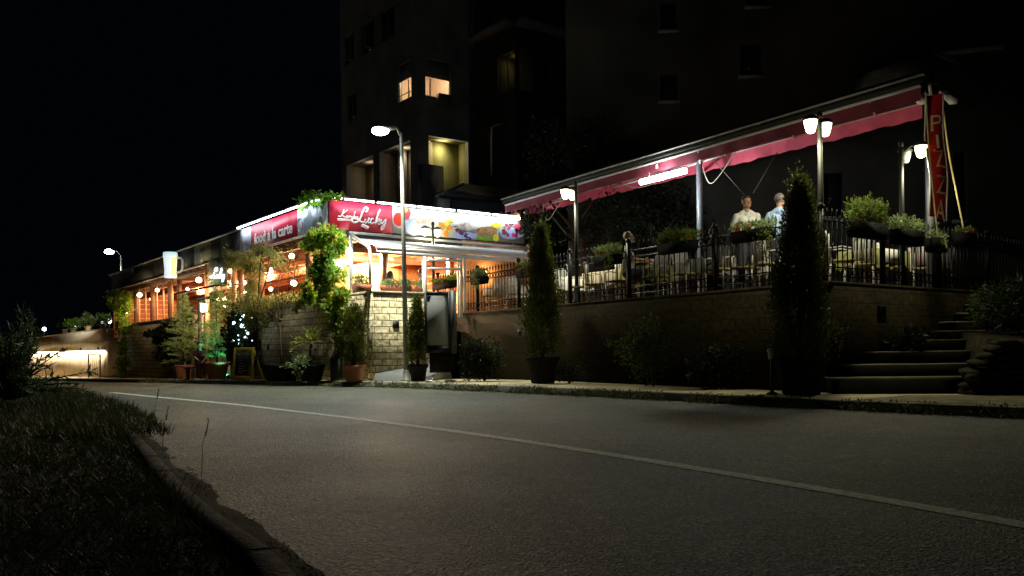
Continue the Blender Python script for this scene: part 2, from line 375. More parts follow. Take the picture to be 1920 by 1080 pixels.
def normals(pl):
    r = []
    for i in range(len(pl)):
        a, b = pl[max(i - 1, 0)], pl[min(i + 1, len(pl) - 1)]; d = Vector((b[0] - a[0], b[1] - a[1])).normalized(); r.append((d.y, -d.x))
    return r
def strip(pl, offs, sgn, zs, mb=None, nz=0):  # cross-section offs/zs swept along a polyline
    mb = mb or MB(); ns = normals(pl); rings = []
    for i, ((x, y), (nx, ny)) in enumerate(zip(pl, ns)):
        ring = []
        for o, z in zip(offs, zs):
            px, py = x + sgn * nx * o, y + sgn * ny * o
            ring.append((px, py, zg(px, py) + z + (random.uniform(-nz, nz) if nz else 0)))
        rings.append(mb.pts(ring))
    for a, b in zip(rings, rings[1:]):
        for k in range(len(offs) - 1): mb.face(a + k, b + k, b + k + 1, a + k + 1)
    return mb
kerb_pl, near_pl = resample(KERB), resample(NEAR)
# road: between the two kerb lines
mb = MB(); rr_ = []
kp, np_ = resample(KERB, 1.0), resample(NEAR, 1.0)
road = MB()
def rgrid():
    N = 150; K2, N2 = [], []
    def at(pl, f):
        L = [0]; 
        for a, b in zip(pl, pl[1:]): L.append(L[-1] + math.hypot(b[0] - a[0], b[1] - a[1]))
        t = f * L[-1]
        for i in range(len(pl) - 1):
            if L[i + 1] >= t: break
        w = (t - L[i]) / max(1e-6, L[i + 1] - L[i]); return (pl[i][0] * (1 - w) + pl[i + 1][0] * w, pl[i][1] * (1 - w) + pl[i + 1][1] * w)
    rings = []
    for i in range(N + 1):
        a, b = at(kp, i / N), at(np_, i / N); ring = []
        for k in range(9):
            w = -.08 + 1.16 * k / 8; x, y = a[0] * (1 - w) + b[0] * w, a[1] * (1 - w) + b[1] * w; ring.append((x, y, zg(x, y)))
        rings.append(road.pts(ring))
    for a, b in zip(rings, rings[1:]):
        for k in range(8): road.face(a + k, a + k + 1, b + k + 1, b + k)
rgrid(); struct('road', road, M_ASPH)
CL = [(8, -4), (4.2, 0.6), (2.53, 4.17), (2.04, 5.06), (1.34, 6.26), (.2, 8.08), (-.99, 9.77), (-2.5, 11.7), (-4.8, 14.6), (-7.2, 17.2), (-9.3, 19.6)]
cl = resample(CL, .4); struct('road_centre_line', strip(cl, (-.075, .075), 1, (.004, .004)), M_LINE)
# near verge with its kerb
mbk = MB(); nn_ = normals(near_pl)
fine_pl = [q for q in resample(NEAR, .125) if -4 < q[1] < 10.5]
i_ = 0
while i_ + 8 < len(fine_pl):
    zj = random.uniform(-.006, .006); strip(fine_pl[i_:i_ + 8], (0, .004, .02, .125, .14), -1, (-.05, .072 + zj, .09 + zj, .095 + zj, .02), mb=mbk); i_ += 7
    x0, y0 = fine_pl[i_ - 1]
struct('verge_kerb', mbk, mat('near_kerb_stone', (.10, .095, .075), .95, var=.5, scale=7, bump=.9, bscale=35))
gs = MB(); gpl = [q for q in resample(NEAR, .1) if -4 < q[1] < 14]; gn_ = normals(gpl); ring = []
for i, ((x, y), n_) in enumerate(zip(gpl, gn_)):
    w_ = .12 + .14 * mathutils.noise.noise(Vector((y * .8, 3, 0))) + .05 * mathutils.noise.noise(Vector((y * 3.1, 7, 0))) + .03 * mathutils.noise.noise(Vector((y * 9.1, 1, 0))); w_ = max(.05, w_ + .08)
    ring.append(gs.pts([(x + n_[0] * o, y + n_[1] * o, z) for o, z in ((-.05, .02), (.05, .022 + .01 * mathutils.noise.noise(Vector((y * 4, 0, 0)))), (w_ * .6, .009), (w_, -.012))]))
for a, c in zip(ring, ring[1:]):
    for k in range(3): gs.face(a + k, c + k, c + k + 1, a + k + 1)
struct('gutter_soil', gs, mat('gutter_moss', (.035, .033, .018), .95, var=.6, scale=7, bump=1, bscale=40))
def vz(o): return .05 + .12 * min(1, o / 2)
struct('grass_verge', strip(near_pl, (.13, .4, .8, 1.3, 2, 3, 5, 9, 16, 40), -1, (.04, .07, .1, .14, .17, .17, .15, .2, .3, .6), nz=.02), M_SOIL)
# far pavement, kerb
struct('pavement_kerb', strip(kerb_pl, (0, 0, .13, .13), 1, (-.05, .125, .135, -.05)), M_KERB)
struct('pavement', strip(kerb_pl, (.13, 1.2, 2.4, 4, 7, 14), 1, (.131, .13, .13, .13, .13, .12)), M_WALK)
def patch(name, pts, z, m):
    b = MB(); b.poly([(x, y, zg(x, y) + z) for x, y in pts]); return struct(name, b, m)
c0 = P(1215, 778, 11.6); cc = Vector((c0.x, c0.y))
patch('road_patch', [(cc.x + .75 * math.cos(a) * (1 + .2 * math.sin(3 * a)), cc.y + .55 * math.sin(a) * (1 + .15 * math.cos(2 * a))) for a in [6.2832 * k / 22 for k in range(22)]], .003, M_PATCH)
# pale ramp that climbs between the lit stone wall and the terrace
rp = MB(); q = [W1.m(-.0) + outL(.0), WR.m(0.1), WR.m(2.6), T1.m(11.2) + outL(.05), P(800, 712, 21.3)]
k0 = P(700, 711, 21.4); k1 = P(800, 713, 21.2); a0 = WR.m(.02) + outR(.03); a1 = WR.m(2.3) + outR(.03)
rp.hexa([(k0.x, k0.y, .0), (k1.x, k1.y, .0), (a1.x, a1.y, .0), (a0.x, a0.y, .0), (k0.x, k0.y, .14), (k1.x, k1.y, .14), (a1.x, a1.y, .62), (a0.x, a0.y, .30)])
struct('ramp', rp, mat('pale_concrete', (.20, .205, .20), .85, var=.2, scale=2))

# ------------------------------------------------------------------ stone walls
wl = MB()
g0, g1 = W1.at(366, 700), W1.at(432, 700)
tE = W1.at(222, 640)
def wz(p): return zg(p.x, p.y) + .05
t_in = outL(-.35)
def wallseg(mb, a, b, z1, off0=Vector((0, 0, 0)), off1=None):
    off1 = t_in if off1 is None else off1
    mb.slab(a, b, (wz(a) - .4, wz(b) - .4), z1, off0, off1)
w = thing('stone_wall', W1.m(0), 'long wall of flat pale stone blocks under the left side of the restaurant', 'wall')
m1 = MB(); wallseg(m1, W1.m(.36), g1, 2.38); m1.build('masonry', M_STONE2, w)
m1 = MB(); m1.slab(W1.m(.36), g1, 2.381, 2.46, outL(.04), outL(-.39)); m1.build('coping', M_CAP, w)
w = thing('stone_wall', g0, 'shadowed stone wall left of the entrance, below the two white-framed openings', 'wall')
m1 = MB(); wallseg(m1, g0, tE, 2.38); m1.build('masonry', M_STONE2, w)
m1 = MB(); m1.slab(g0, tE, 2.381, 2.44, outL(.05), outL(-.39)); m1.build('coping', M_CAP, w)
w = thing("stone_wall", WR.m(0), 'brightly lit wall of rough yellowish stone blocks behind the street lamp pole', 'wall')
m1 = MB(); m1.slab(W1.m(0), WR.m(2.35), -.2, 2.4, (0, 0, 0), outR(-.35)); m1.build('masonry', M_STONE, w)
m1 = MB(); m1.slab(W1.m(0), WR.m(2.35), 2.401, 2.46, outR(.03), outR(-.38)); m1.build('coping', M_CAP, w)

tw = thing('terrace_wall', T1.m(0), 'dark stone retaining wall along the street under the iron railing', 'wall')
tA = T1.at(812, 650)
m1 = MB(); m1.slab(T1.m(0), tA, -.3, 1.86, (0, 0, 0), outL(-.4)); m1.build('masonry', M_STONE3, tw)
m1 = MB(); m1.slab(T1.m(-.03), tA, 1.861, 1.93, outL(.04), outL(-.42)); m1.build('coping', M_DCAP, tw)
tw2 = thing('terrace_wall', T2.m(.5), 'dark stone side wall of the terrace beside the steps', 'wall')
TB = T2.m(8.2)
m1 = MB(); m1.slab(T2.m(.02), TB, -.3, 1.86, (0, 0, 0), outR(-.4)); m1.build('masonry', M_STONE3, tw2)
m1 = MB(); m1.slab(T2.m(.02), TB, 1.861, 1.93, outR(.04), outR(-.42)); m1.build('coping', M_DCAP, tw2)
fl = MB(); a, b = T1.m(.1), T1.m(12); r5 = Vector((RD[0], RD[1], 0)).normalized()
q = [a + r5 * .35, b + r5 * .35, b + r5 * 9, a + r5 * 9]
fl.hexa([(p.x, p.y, 1.6) for p in q] + [(p.x, p.y, 1.9) for p in q]); struct('terrace_floor', fl, M_TILE)
for i, (px, py, ln, rd) in enumerate([(974, 623, T1, 0), (1652, 590, T2, 0), (503, 650, W1, 0), (742, 609, WR, 1)]):
    p = ln.at(px, py); nrm = outL(1) if ln in (T1, W1) else outR(1)
    lb = ['small dark recessed light in the terrace wall left of the large potted column tree', 'square dark recessed light in the side wall above the steps',
          'small dark wall light on the stone wall behind the bare young tree', 'small round dark spotlight on the lit stone wall'][i]
    t = thing('recessed_wall_light', p, lb, 'wall light', 'unlit lights set into the stone walls')
    dq = Vector((ln.dx, ln.dy, 0)); h = .09 if i != 1 else .13
    b = MB(); b.slab(p - dq * h, p + dq * h, p.z - h * 1.1, p.z + h * 1.1, nrm * .02, nrm * -.02); b.build('housing', M_DKMET, t)
    b = MB(); b.slab(p - dq * h * .7, p + dq * h * .7, p.z - h * .7, p.z + h * .7, nrm * .024, nrm * .0); b.build('glass', M_BLACK, t)

# far left: retaining wall with a light strip under its top band
LW = W1.off(-.0); pa, pb = W1.at(201, 640), W1.at(58, 640)
w = thing('planter_wall', pa, 'cream rendered retaining wall washed by a bright light strip, far left', 'wall')
nL = outL(1)
m1 = MB(); m1.slab(pa, pb, 1.1, 2.26, nL * .22, nL * -.5); m1.slab(pa, pb, 2.261, 2.33, nL * .26, nL * -.5); m1.build('top_band', M_PLASTER, w)
m1 = MB(); a, b = pa + nL * .0, pb + nL * .0
za, zb = wz(pa) - .2, wz(pb) - .2
m1.hexa([(a + nL * .28).to_tuple()[:2] + (za,), (b + nL * .28).to_tuple()[:2] + (zb,), (b - nL * .5).to_tuple()[:2] + (zb,), (a - nL * .5).to_tuple()[:2] + (za,),
         (a + nL * .04).to_tuple()[:2] + (1.099,), (b + nL * .04).to_tuple()[:2] + (1.099,), (b - nL * .5).to_tuple()[:2] + (1.099,), (a - nL * .5).to_tuple()[:2] + (1.099,)])
m1.build('battered_base', M_PLASTER, w)
m1 = MB(); m1.slab(pa, pb, (za, zb), (za + .32, zb + .32), nL * .52, nL * .2); m1.build('footing', M_PLASTER, w)
rgt = Vector((RD[0], RD[1], 0)).normalized()
m1 = MB(); m1.slab(pa - rgt * .0, pa + rgt * 1.6, za, 2.3, outR(.22), outR(-.3)); m1.build('end_pier', M_PLASTER, w)
for k in range(3):
    p = W1.at([127, 159, 193][k], 655) + nL * .22; m1 = MB(); m1.ball((p.x, p.y, 1.22), .08, sc=(1, 1, 1.3)); m1.build('drain_hole', M_BLACK, w)
dirL = Vector((W1.dx, W1.dy, 0))
mid = (pa + pb) / 2; L_ = (pb - pa).length
m1 = MB(); m1.slab(pa, pb, 1.075, 1.098, nL * .20, nL * .12); m1.build('light_strip', emat('strip_glow', (1, .93, .78), 12), w)
lamp('strip_light', (mid.x + nL.x * .17 + 0, mid.y + nL.y * .17, 1.06), POW['wall_led'], (1, .80, .54), w, kind='AREA', size=(L_, .06), rot=aim((-nL.x * -.15, -nL.y * -.15, -1), dirL))
rl = thing('ramp_railing', W1.at(207, 690), 'small dark metal railing at the right end of the lit cream wall', 'railing')
a = W1.at(203, 690) + nL * 1.0; b = W1.at(222, 690) + nL * .9
m1 = MB(); zb_ = zg(a.x, a.y) + .1
for pp in (a, b): m1.tube((pp.x, pp.y, zb_), (pp.x, pp.y, zb_ + 1.35), .04)
m1.tube((a.x, a.y, zb_ + 1.35), (b.x, b.y, zb_ + 1.35), .035); m1.build('frame', M_DKMET, rl)
m1 = MB()
for k in range(6):
    p = a.lerp(b, (k + .5) / 6); m1.tube((p.x, p.y, zb_ + .1), (p.x + .1, p.y, zb_ + 1.3), .012)
m1.build('infill', M_DKMET, rl)

# ------------------------------------------------------------------ steps and the rock wall on the right
st = thing('stone_steps', P(1680, 733, 13.4), 'flight of worn stone steps climbing beside the terrace wall', 'steps')
EY = [(1562, 707, 1795, 707, .385), (1580, 685, 1815, 682, .58), (1620, 661, 1815, 654, .78), (1634, 637, 1850, 626, .97), (1768, 617, 1850, 612, 1.13), (1778, 599, 1850, 593, 1.30), (1798, 580, 1860, 573, 1.47), (1812, 564, 1870, 559, 1.64), (1822, 551, 1880, 547, 1.80)]
for i, (xl, yl, xr, yr, z) in enumerate(EY):
    Zl = 13.25 + i * .42; A = P(xl, yl, Zl); B = P(xr + 60, yr, Zl - .35 + .05 * i)
    d = Vector((0.8, .6, 0)) * .62; bk = Vector((.1, 1, 0)).normalized() * 1.6
    zlo = z - .28 if i else -.2
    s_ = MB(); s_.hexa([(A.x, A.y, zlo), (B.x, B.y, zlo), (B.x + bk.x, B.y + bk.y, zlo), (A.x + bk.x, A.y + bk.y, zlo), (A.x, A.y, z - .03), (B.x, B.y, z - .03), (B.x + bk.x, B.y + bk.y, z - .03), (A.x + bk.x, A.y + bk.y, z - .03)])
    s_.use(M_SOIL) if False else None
    s_.build('riser', mat('shaded_step_riser', (.010, .009, .006), .9, var=.3), st)  # riser far blacker than the tread: shade put into the stone colour
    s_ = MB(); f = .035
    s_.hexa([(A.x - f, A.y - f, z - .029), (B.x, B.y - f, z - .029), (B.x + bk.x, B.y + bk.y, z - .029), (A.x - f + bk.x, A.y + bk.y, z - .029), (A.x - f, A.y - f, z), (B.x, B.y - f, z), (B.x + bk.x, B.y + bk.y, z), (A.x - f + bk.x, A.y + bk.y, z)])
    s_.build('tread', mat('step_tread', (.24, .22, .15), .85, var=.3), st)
rk = thing('dry_stone_wall', P(1860, 715, 12.6), 'low dry-stone wall of rough rocks at the right of the steps', 'wall')
m1 = MB()
import mathutils
def rock(mb, c, sx, sy, sz, seed):
    n0 = len(mb.v); mb.ball(c, 1, 9, 6, (sx, sy, sz))
    for i in range(n0, len(mb.v)):
        v = Vector(mb.v[i]) - Vector(c); k = 1 + .55 * mathutils.noise.noise(v * 9 + Vector((seed, 0, 0)))
        q = Vector((v.x / sx, v.y / sy, v.z / sz)); m_ = max(abs(q.x), abs(q.y), abs(q.z)); k *= .75 + .25 / max(m_, .5)
        v = v * k * random.uniform(.86, 1.12); mb.v[i] = tuple(Vector(c) + v)
rs = random.Random(3)
for row in range(8):
    z = .16 + row * .105; x = P(1806 + (0 if row < 4 else 14 * (row - 3)), 700, 12.6).x
    while x < 11.5:
        s_ = rs.uniform(.07, .2); yy = 12.6 - (x - 6.9) * .18 + rs.uniform(-.05, .05)
        rock(m1, (x + s_, yy, z + rs.uniform(-.02, .03)), s_, .24, .06 * rs.uniform(.8, 1.25), rs.random() * 50); x += 2 * s_ * .95
m1.build('rocks', mat('rough_rock', (.04, .036, .022), .95, var=.45, scale=5, bump=.8, bscale=25), rk)
m1 = MB(); m1.hexa([(7.1, 12.75, .0), (12, 11.8, 0), (13, 17, 0), (8.3, 17, 0), (7.25, 12.8, .95), (12, 11.9, .95), (13, 17, 1.25), (8.6, 17, 1.25)])
struct('planted_bank', m1, M_SOIL)
gp = MB(); pl = [P(1600, 752, 11.7), P(1920, 776, 10.2), (12, 8, 0), (12, 12, 0), P(1800, 716, 12.5), P(1700, 727, 12.6)]
gp.poly([(p[0], p[1], .136) for p in pl]); struct('gravel_path', gp, mat('dusty_gravel', (.20, .18, .11), .95, var=.4, scale=4, bump=.8, bscale=40))

# ================================================================== RESTAURANT BUILDING
def T(line, p): return (p.x - line.x) * line.dx + (p.y - line.y) * line.dy
ZB, ZT = 4.38, 5.2
lenL = T(F1, F1.at(209, 530)); lenR = T(F2, F2.at(988, 440))
inL = Vector((0.801, 0.599, 0)); inR = Vector((-0.599, 0.801, 0))
rb = thing('restaurant_building', F1.m(0), 'single-storey restaurant with open wooden sides, warm lamps inside and a flat dark roof', 'restaurant')
C0, E0 = F1.m(0), F1.m(lenL); D0 = F2.m(lenR); G0 = E0 + (D0 - C0)
b = MB(); ins = .05
b.hexa([(p.x, p.y, 4.98) for p in (C0 + (inL + inR) * ins, D0 + inR * ins, G0, E0 + inL * ins)] + [(p.x, p.y, 5.12) for p in (C0 + (inL + inR) * ins, D0 + inR * ins, G0, E0 + inL * ins)])
b.build('roof', M_ROOF, rb)
b = MB(); b.hexa([(p.x, p.y, 4.40) for p in (C0 + (inL + inR) * .1, D0 + inR * .1, G0, E0 + inL * .1)] + [(p.x, p.y, 4.46) for p in (C0 + (inL + inR) * .1, D0 + inR * .1, G0, E0 + inL * .1)])
b.build('ceiling', M_WOOD, rb)
b = MB(); wE = W1.m(lenL - 2) ; q = [W1.m(0) + inL * .3 + inR * .2, WR.m(2.3) + inR * .3, D0 + inR * .2, G0, E0 + inL * .4]
n_ = len(q); i0 = b.pts([(p.x, p.y, 1.5) for p in q]); i1 = b.pts([(p.x, p.y, 1.8) for p in q]); b.face(*range(i0 + n_ - 1, i0 - 1, -1)); b.face(*range(i1, i1 + n_))
for k in range(n_): b.face(i0 + k, i0 + (k + 1) % n_, i1 + (k + 1) % n_, i1 + k)
b.build('floor', M_TILE, rb)
# back wall: planks above, pine below near the corner, dark glass further left
b = MB(); a, c = C0 + inL * 6.2, E0 + inL * 6.2; sp = a.lerp(c, .45)
b.slab(a, c, 2.95, 4.4, inL * 0, inL * .15); b.build('upper_back_wall', M_WOOD, rb)
b = MB(); b.slab(a, sp, 1.8, 2.949, inL * 0, inL * .15); b.build('lower_back_wall', M_PINE, rb)
b = MB(); b.slab(sp, c, 1.8, 2.5, inL * 0, inL * .15); b.build('lower_back_wall', M_BEAM, rb)
b = MB(); a = F2.at(868, 500); a.z = 0; b.slab(a, D0, 1.8, 4.39, inR * .0, inR * .15); b.build('pine_front_wall', M_PINE, rb)
b = MB(); b.slab(D0, D0 + inR * 6, 1.8, 4.39, (0, 0, 0), Vector((.801, .599, 0)) * .12); b.build('end_wall', M_PINE, rb)
b = MB(); b.slab(E0 + inL * .1, G0, 1.8, 4.39, (0, 0, 0), dirL * .12); b.build('end_wall', M_WOOD, rb)
b = MB(); bb = C0 + inR * 5.2; b.slab(bb + inL * 2.5, bb + inL * 6.2, 1.8, 4.39, (0, 0, 0), inR * .12); b.build('partition', M_PINE, rb)
# fascia backing, gutters
b = MB(); b.slab(F1.m(.0), F1.m(lenL), ZB, ZT, inL * .0, inL * .08); b.build('fascia_board', M_ROOF, rb)
b = MB(); b.slab(F2.m(0), F2.m(lenR), ZB - .02, ZT, inR * .0, inR * .08); b.build('fascia_board', M_ROOF, rb)
tA_ = T(F1, F1.at(455, 430))
b = MB(); b.beam(F1.m(tA_, ZT + .02) + outL(.05), F1.m(lenL + .3, ZT + .02) + outL(.05), .10, .05); b.build('gutter', M_GUT, rb)
b = MB(); b.beam(F1.m(0, ZB - .03) + outL(.04), F1.m(lenL, ZB - .03) + outL(.04), .07, .05); b.build('lower_trim', M_GUT, rb)
b = MB(); b.slab(F2.m(.1), F2.m(lenR), 4.12, ZB - .03, inR * .02, inR * .1); b.build('awning_backing', M_ROOF, rb)
# grey vinyl panels of the left fascia
for x0, x1, mt in ((418, 452, M_SIGND), (340, 364, M_SIGND), (212, 300, M_SIGND)):
    a, c = F1.at(x0), F1.at(x1); b = MB(); b.slab(a, c, ZB + .04, ZT - .03, outL(.012), outL(.002)); b.build('fascia_panel', mt, rb)
a, c = F1.at(367), F1.at(398); b = MB(); b.slab(a, c, ZB + .04, ZT - .03, outL(.012), outL(.002)); b.build('fascia_panel', mat('greenish_panel', (.16, .17, .10), .4, var=.3), rb)
# posts on the wall, rafters and beams
for px, wd, hw, mt in ((566, .17, 0, M_BEAM), (478, .15, 0, M_BEAM), (440, .16, 0, M_BEAM), (326, .16, 0, M_BEAM), (309, .2, 0, M_BEAM), (276, .2, 0, M_BEAM), (246, .22, 0, M_BEAM), (229, .15, 0, M_BEAM)):
    p = W1.at(px) + inL * .18; b = MB(); b.slab(p - dirL * wd / 2, p + dirL * wd / 2, 2.46, 4.39, inL * .0, inL * wd); b.build('post', mt, rb)
for px in (256, 268, 289, 301, 317):
    p = W1.at(px) + inL * .12; b = MB(); b.slab(p - dirL * .035, p + dirL * .035, 2.46, 4.2, inL * .0, inL * .06); b.build('window_frame', M_PINE, rb)
b = MB(); b.slab(W1.m(2.2) + inL * .16, W1.m(lenL) + inL * .16, 4.12, 4.38, (0, 0, 0), inL * .14); b.build('wall_plate', M_BEAM, rb)
b = MB()
for k in range(int(lenL / .9)):
    p = F1.m(.6 + k * .9); b.beam((p + outL(-.02) + Vector((0, 0, 4.33))), (p + inL * 6.1 + Vector((0, 0, 4.36))), .09, .1)
b.build('rafters', M_BEAM, rb)
b = MB()
for o in (1.6, 3.2, 4.7): b.slab(F1.m(.3) + inL * o, F1.m(lenL - .3) + inL * o, 3.95, 4.25, (0, 0, 0), inL * .12)
b.build('tie_beams', M_WOOD, rb)
b = MB()
for t in (2.2, 4.6):
    b.slab(F2.m(.4) + inR * (t - 1.5), F2.m(lenR - .2) + inR * (t - 1.5), 3.85, 4.1, (0, 0, 0), inR * .12)
    p = F2.m(t) + inR * .7 ; b.slab(p - rgt * .09, p + rgt * .09, 1.8, 4.3, (0, 0, 0), inR * .18)
b.build('cross_beams', M_BEAM, rb)
b = MB(); p = F2.at(712, 500) + inR * 1.4; p2 = p + Vector((0, 0, 4.2 - p.z))
for sgn in (-1, 1): b.beam(p2, p2 + rgt * sgn * 1.2 + Vector((0, 0, -.45)), .07, .1)
b.build('braces', M_PINE, rb)
# interior light
for i, (o, t) in enumerate(((2.0, 1.5), (3.8, 4.5), (3, 8.5), (3, 13), (3, 18), (3, 23))):
    p = F1.m(t, 4.1) + inL * o; lamp('interior_light', p, POW['ceiling'], (1, .70, .42), rb, r=.18)
for t in (2.0, 4.2): p = F2.m(t, 3.9) + outR(-1.0); lamp('interior_light', p, POW['ceiling'] * .8, (1, .72, .42), rb, r=.15)
cl_ = F2.at(683, 505) + inR * 1.6; cl_.z = 3.62
t = thing('ceiling_lamp', cl_, 'square fluorescent ceiling lamp glowing inside behind the corner opening', 'ceiling lamp')
b = MB(); b.beam(cl_ - rgt * .24, cl_ + rgt * .24, .45, .12); b.build('diffuser', emat('fluoro_glow', (1, .86, .7), 7), t)
b = MB(); b.tube(cl_, cl_ + Vector((0, 0, .7)), .02); b.build('stem', M_BEAM, t)
lamp('tube_bulb', cl_ - Vector((0, 0, .2)), 55, (1, .8, .55), t, r=.2)
t = thing('wall_lamp', F2.at(905, 513) + outR(.12), 'warm wall lamp glowing on the pine wall left of the terrace posts', 'wall lamp')
b = MB(); p = F2.at(905, 513) + outR(.12); b.ball(p, .09); b.build('globe', emat('warm_glow', (1, .72, .35), 14), t)
b = MB(); b.tube(p + outR(-.12), p, .02); b.build('bracket', M_BEAM, t); lamp('bulb', p + outR(.15), 34, (1, .66, .32), t, r=.08)

# ---- hanging and wall globes of the left side
M_GLOW = emat('globe_glow', (1, .78, .42), 9)
M_GLOWW = emat('cool_glow', (.85, .95, 1), 12)
GL = [(262, 553, 'under the far left eave, above the first white-framed opening'), (283, 561, 'low between the two left openings'), (295, 544, 'above the second left opening'),
      (318, 551, 'just left of the big beer mug sign, inside'), (327, 538, 'directly below the beer mug sign'), (352, 542, 'inside, between the mug sign and the entrance'), (373, 525, 'left of the glowing entrance sign'),
      (432, 508, 'on the pale post right of the glowing entrance sign'), (410, 561, 'left one of the pair hanging inside the entrance'), (421, 560, 'right one of the pair hanging inside the entrance'), (423, 574, 'lowest in the entrance opening'),
      (458, 530, 'upper of two right of the pale entrance post'), (458, 547, 'lower of two right of the pale entrance post'), (509, 506, 'inside behind the olive tree'), (508, 542, 'low behind the olive tree'), (547, 480, 'left of the dark brown post near the corner'),
      (577, 490, 'right of the dark brown post near the corner'), (551, 531, 'large, low and left of the climbing vine'), (609, 517, 'left of two pinkish ones seen through the vine'), (624, 520, 'right of two pinkish ones seen through the vine'), (238, 585, 'on the end post amid the yellow-green climber')]
g0_ = None
for i, (px, py, w_) in enumerate(GL):
    dep = -.55 if px in (432, 547, 262, 295, 373, 238) else (1.6 if i % 2 else 2.6)
    p = F1.off(-max(dep, 0) if dep > 0 else .35 if px != 432 else .2).at(px, py); r_ = .085 if px not in (551, 262, 373) else .11
    t = thing('globe_lamp', p, 'glowing warm round lamp ' + w_, 'globe lamp', 'warm round lamps along the left side')
    MB().ball(p, r_, 12, 8).build('globe', M_GLOW, t)
    if p.z < 4.3: MB().tube(p + Vector((0, 0, r_ * .9)), (p.x, p.y, min(4.3, p.z + 1.6)), .008, n=5).build('cord', M_DARKW, t)
    if i % 2 == 0 or px in (238, 577, 551): lamp('bulb', p + outL(.16), POW['globe'], (1, .74, .40), t, r=.08)
p = W1.off(.5).at(382, 577)
t = thing('entrance_lantern', p, 'bright white square lantern beside the entrance', 'lantern')
b = MB(); b.box(p.x - .09, p.x + .09, p.y - .09, p.y + .09, p.z - .15, p.z + .15); b.build('glass', emat('lantern_white', (1, .97, .93), 14), t)
b = MB(); b.box(p.x - .12, p.x + .12, p.y - .12, p.y + .12, p.z + .15, p.z + .2); b.box(p.x - .02, p.x + .02, p.y, p.y + .6, p.z + .21, p.z + .24); b.build('cap', M_DKMET, t); lamp('bulb', p + Vector((-.2, -.25, .0)), 85, (1, .9, .75), t, r=.1)
for px, py, w_ in ((651, 471, 'on the white corner post under the awning'), (638, 497, 'lower, among the vine leaves left of the white corner post')):
    p = F2.off(-.12).at(px, py) if px > 645 else F1.off(.1).at(px, py)
    p = p + outR(.1)
    t = thing('cool_white_lamp', p, 'bright bluish-white lamp ' + w_, 'lamp'); MB().ball(p, .10, 12, 8).build('globe', M_GLOWW, t)
    MB().tube(p, p + inR * .25, .02).build('bracket', M_DKMET, t); lamp('bulb', p + outR(.16) + outL(.1), 16, (.82, .93, 1), t, r=.08)

# ---- entrance
en = thing('entrance_portal', W1.at(400, 650), 'timber entrance portal with pale posts and a small glowing script sign above', 'entrance')
for px, mt, wd in ((372, M_DKMET, .12), (386, M_PINE, .1), (436, M_PINE, .2)):
    p = W1.off(.25).at(px); zz = zg(p.x, p.y) + .1; b = MB(); b.slab(p - dirL * wd / 2, p + dirL * wd / 2, zz if px == 372 else zz, (3.0 if px == 372 else 4.3), (0, 0, 0), inL * .14); b.build('post', mt, en)
a, c = W1.off(.25).at(370), W1.off(.25).at(392); b = MB(); b.slab(a, c, 2.95, 3.05, (0, 0, 0), inL * .12); b.build('lintel', M_DKMET, en)
a, c = W1.off(.3).at(391, 520), W1.off(.3).at(424, 520); b = MB(); b.slab(a, c, P(400, 530, (a.y + c.y) / 2).z - .1, 4.36, (0, 0, 0), inL * .05); b.build('sign_board', mat('sign_board_paint', (.16, .15, .12), .6), en)
a, c = W1.off(1.5).at(333, 550), W1.off(1.2).at(400, 536); b = MB(); b.beam(a, c, .06, .06); b.beam(c, (c.x + .8, c.y + .6, c.z + .1), .05, .05); b.build('canopy_rail', M_DARKW, en)
for k in range(5):
    a, c = W1.off(-.1 - k * .32).at(366), W1.off(-.1 - k * .32).at(430); b = MB(); zz = zg(a.x, a.y) + .1
    b.slab(a, c, zz - .3, zz + .2 + k * .3, (0, 0, 0), inL * .34); b.build('step', M_CAP, en)
p = W1.off(-.6).at(405, 600); lamp('doorway_light', (p.x, p.y, 3.6), 30, (1, .72, .4), en, r=.1)

LUCKY = [([(700,300),(728,262),(738,225),(715,205),(680,215),(650,265),(615,350),(585,425),(540,480),(480,500),(432,482),(420,450),(450,425),(500,432),(560,462),(615,492),(660,500)], 1.5),
 ([(695,430),(680,490),(695,515),(735,480),(768,415),(750,480),(755,512),(790,500)], 1.0), ([(858,440),(835,422),(805,450),(798,500),(820,525),(880,495)], 1.0),
 ([(990,245),(955,315),(918,440),(893,535)], 1.5), ([(905,490),(955,438),(985,448),(960,480),(925,492),(960,540),(990,525)], 1.0),
 ([(1020,440),(1000,495),(1025,525),(1070,480),(1105,445),(1085,530),(1055,610),(1025,648),(1005,630),(1040,570),(1105,505)], 1.1)]
KON = [([(150,372),(200,382),(240,310),(265,245)], .8), ([(335,255),(280,300),(232,345),(262,385),(310,400)], .8), ([(340,368),(315,385),(322,408),(348,400),(345,372)], .6),
 ([(358,405),(372,368),(385,400),(400,375),(408,408)], .6), ([(428,380),(410,400),(428,418),(448,400),(428,380)], .6), ([(492,280),(472,350),(460,412),(480,422),(497,398),(470,390)], .7), ([(548,388),(520,388),(508,415),(530,420),(548,395),(545,430)], .6)]
def smooth(pts, n=4):
    out = []; q = [pts[0]] + list(pts) + [pts[-1]]
    for i in range(1, len(q) - 2):
        for k in range(n):
            t = k / n; a, b_, c, d = q[i - 1], q[i], q[i + 1], q[i + 2]
            out.append(tuple(.5 * ((2 * b_[j]) + (-a[j] + c[j]) * t + (2 * a[j] - 5 * b_[j] + 4 * c[j] - d[j]) * t * t + (-a[j] + 3 * b_[j] - 3 * c[j] + d[j]) * t ** 3) for j in (0, 1)))
    return out + [pts[-1]]
b = MB(); nl = W1.off(.36)
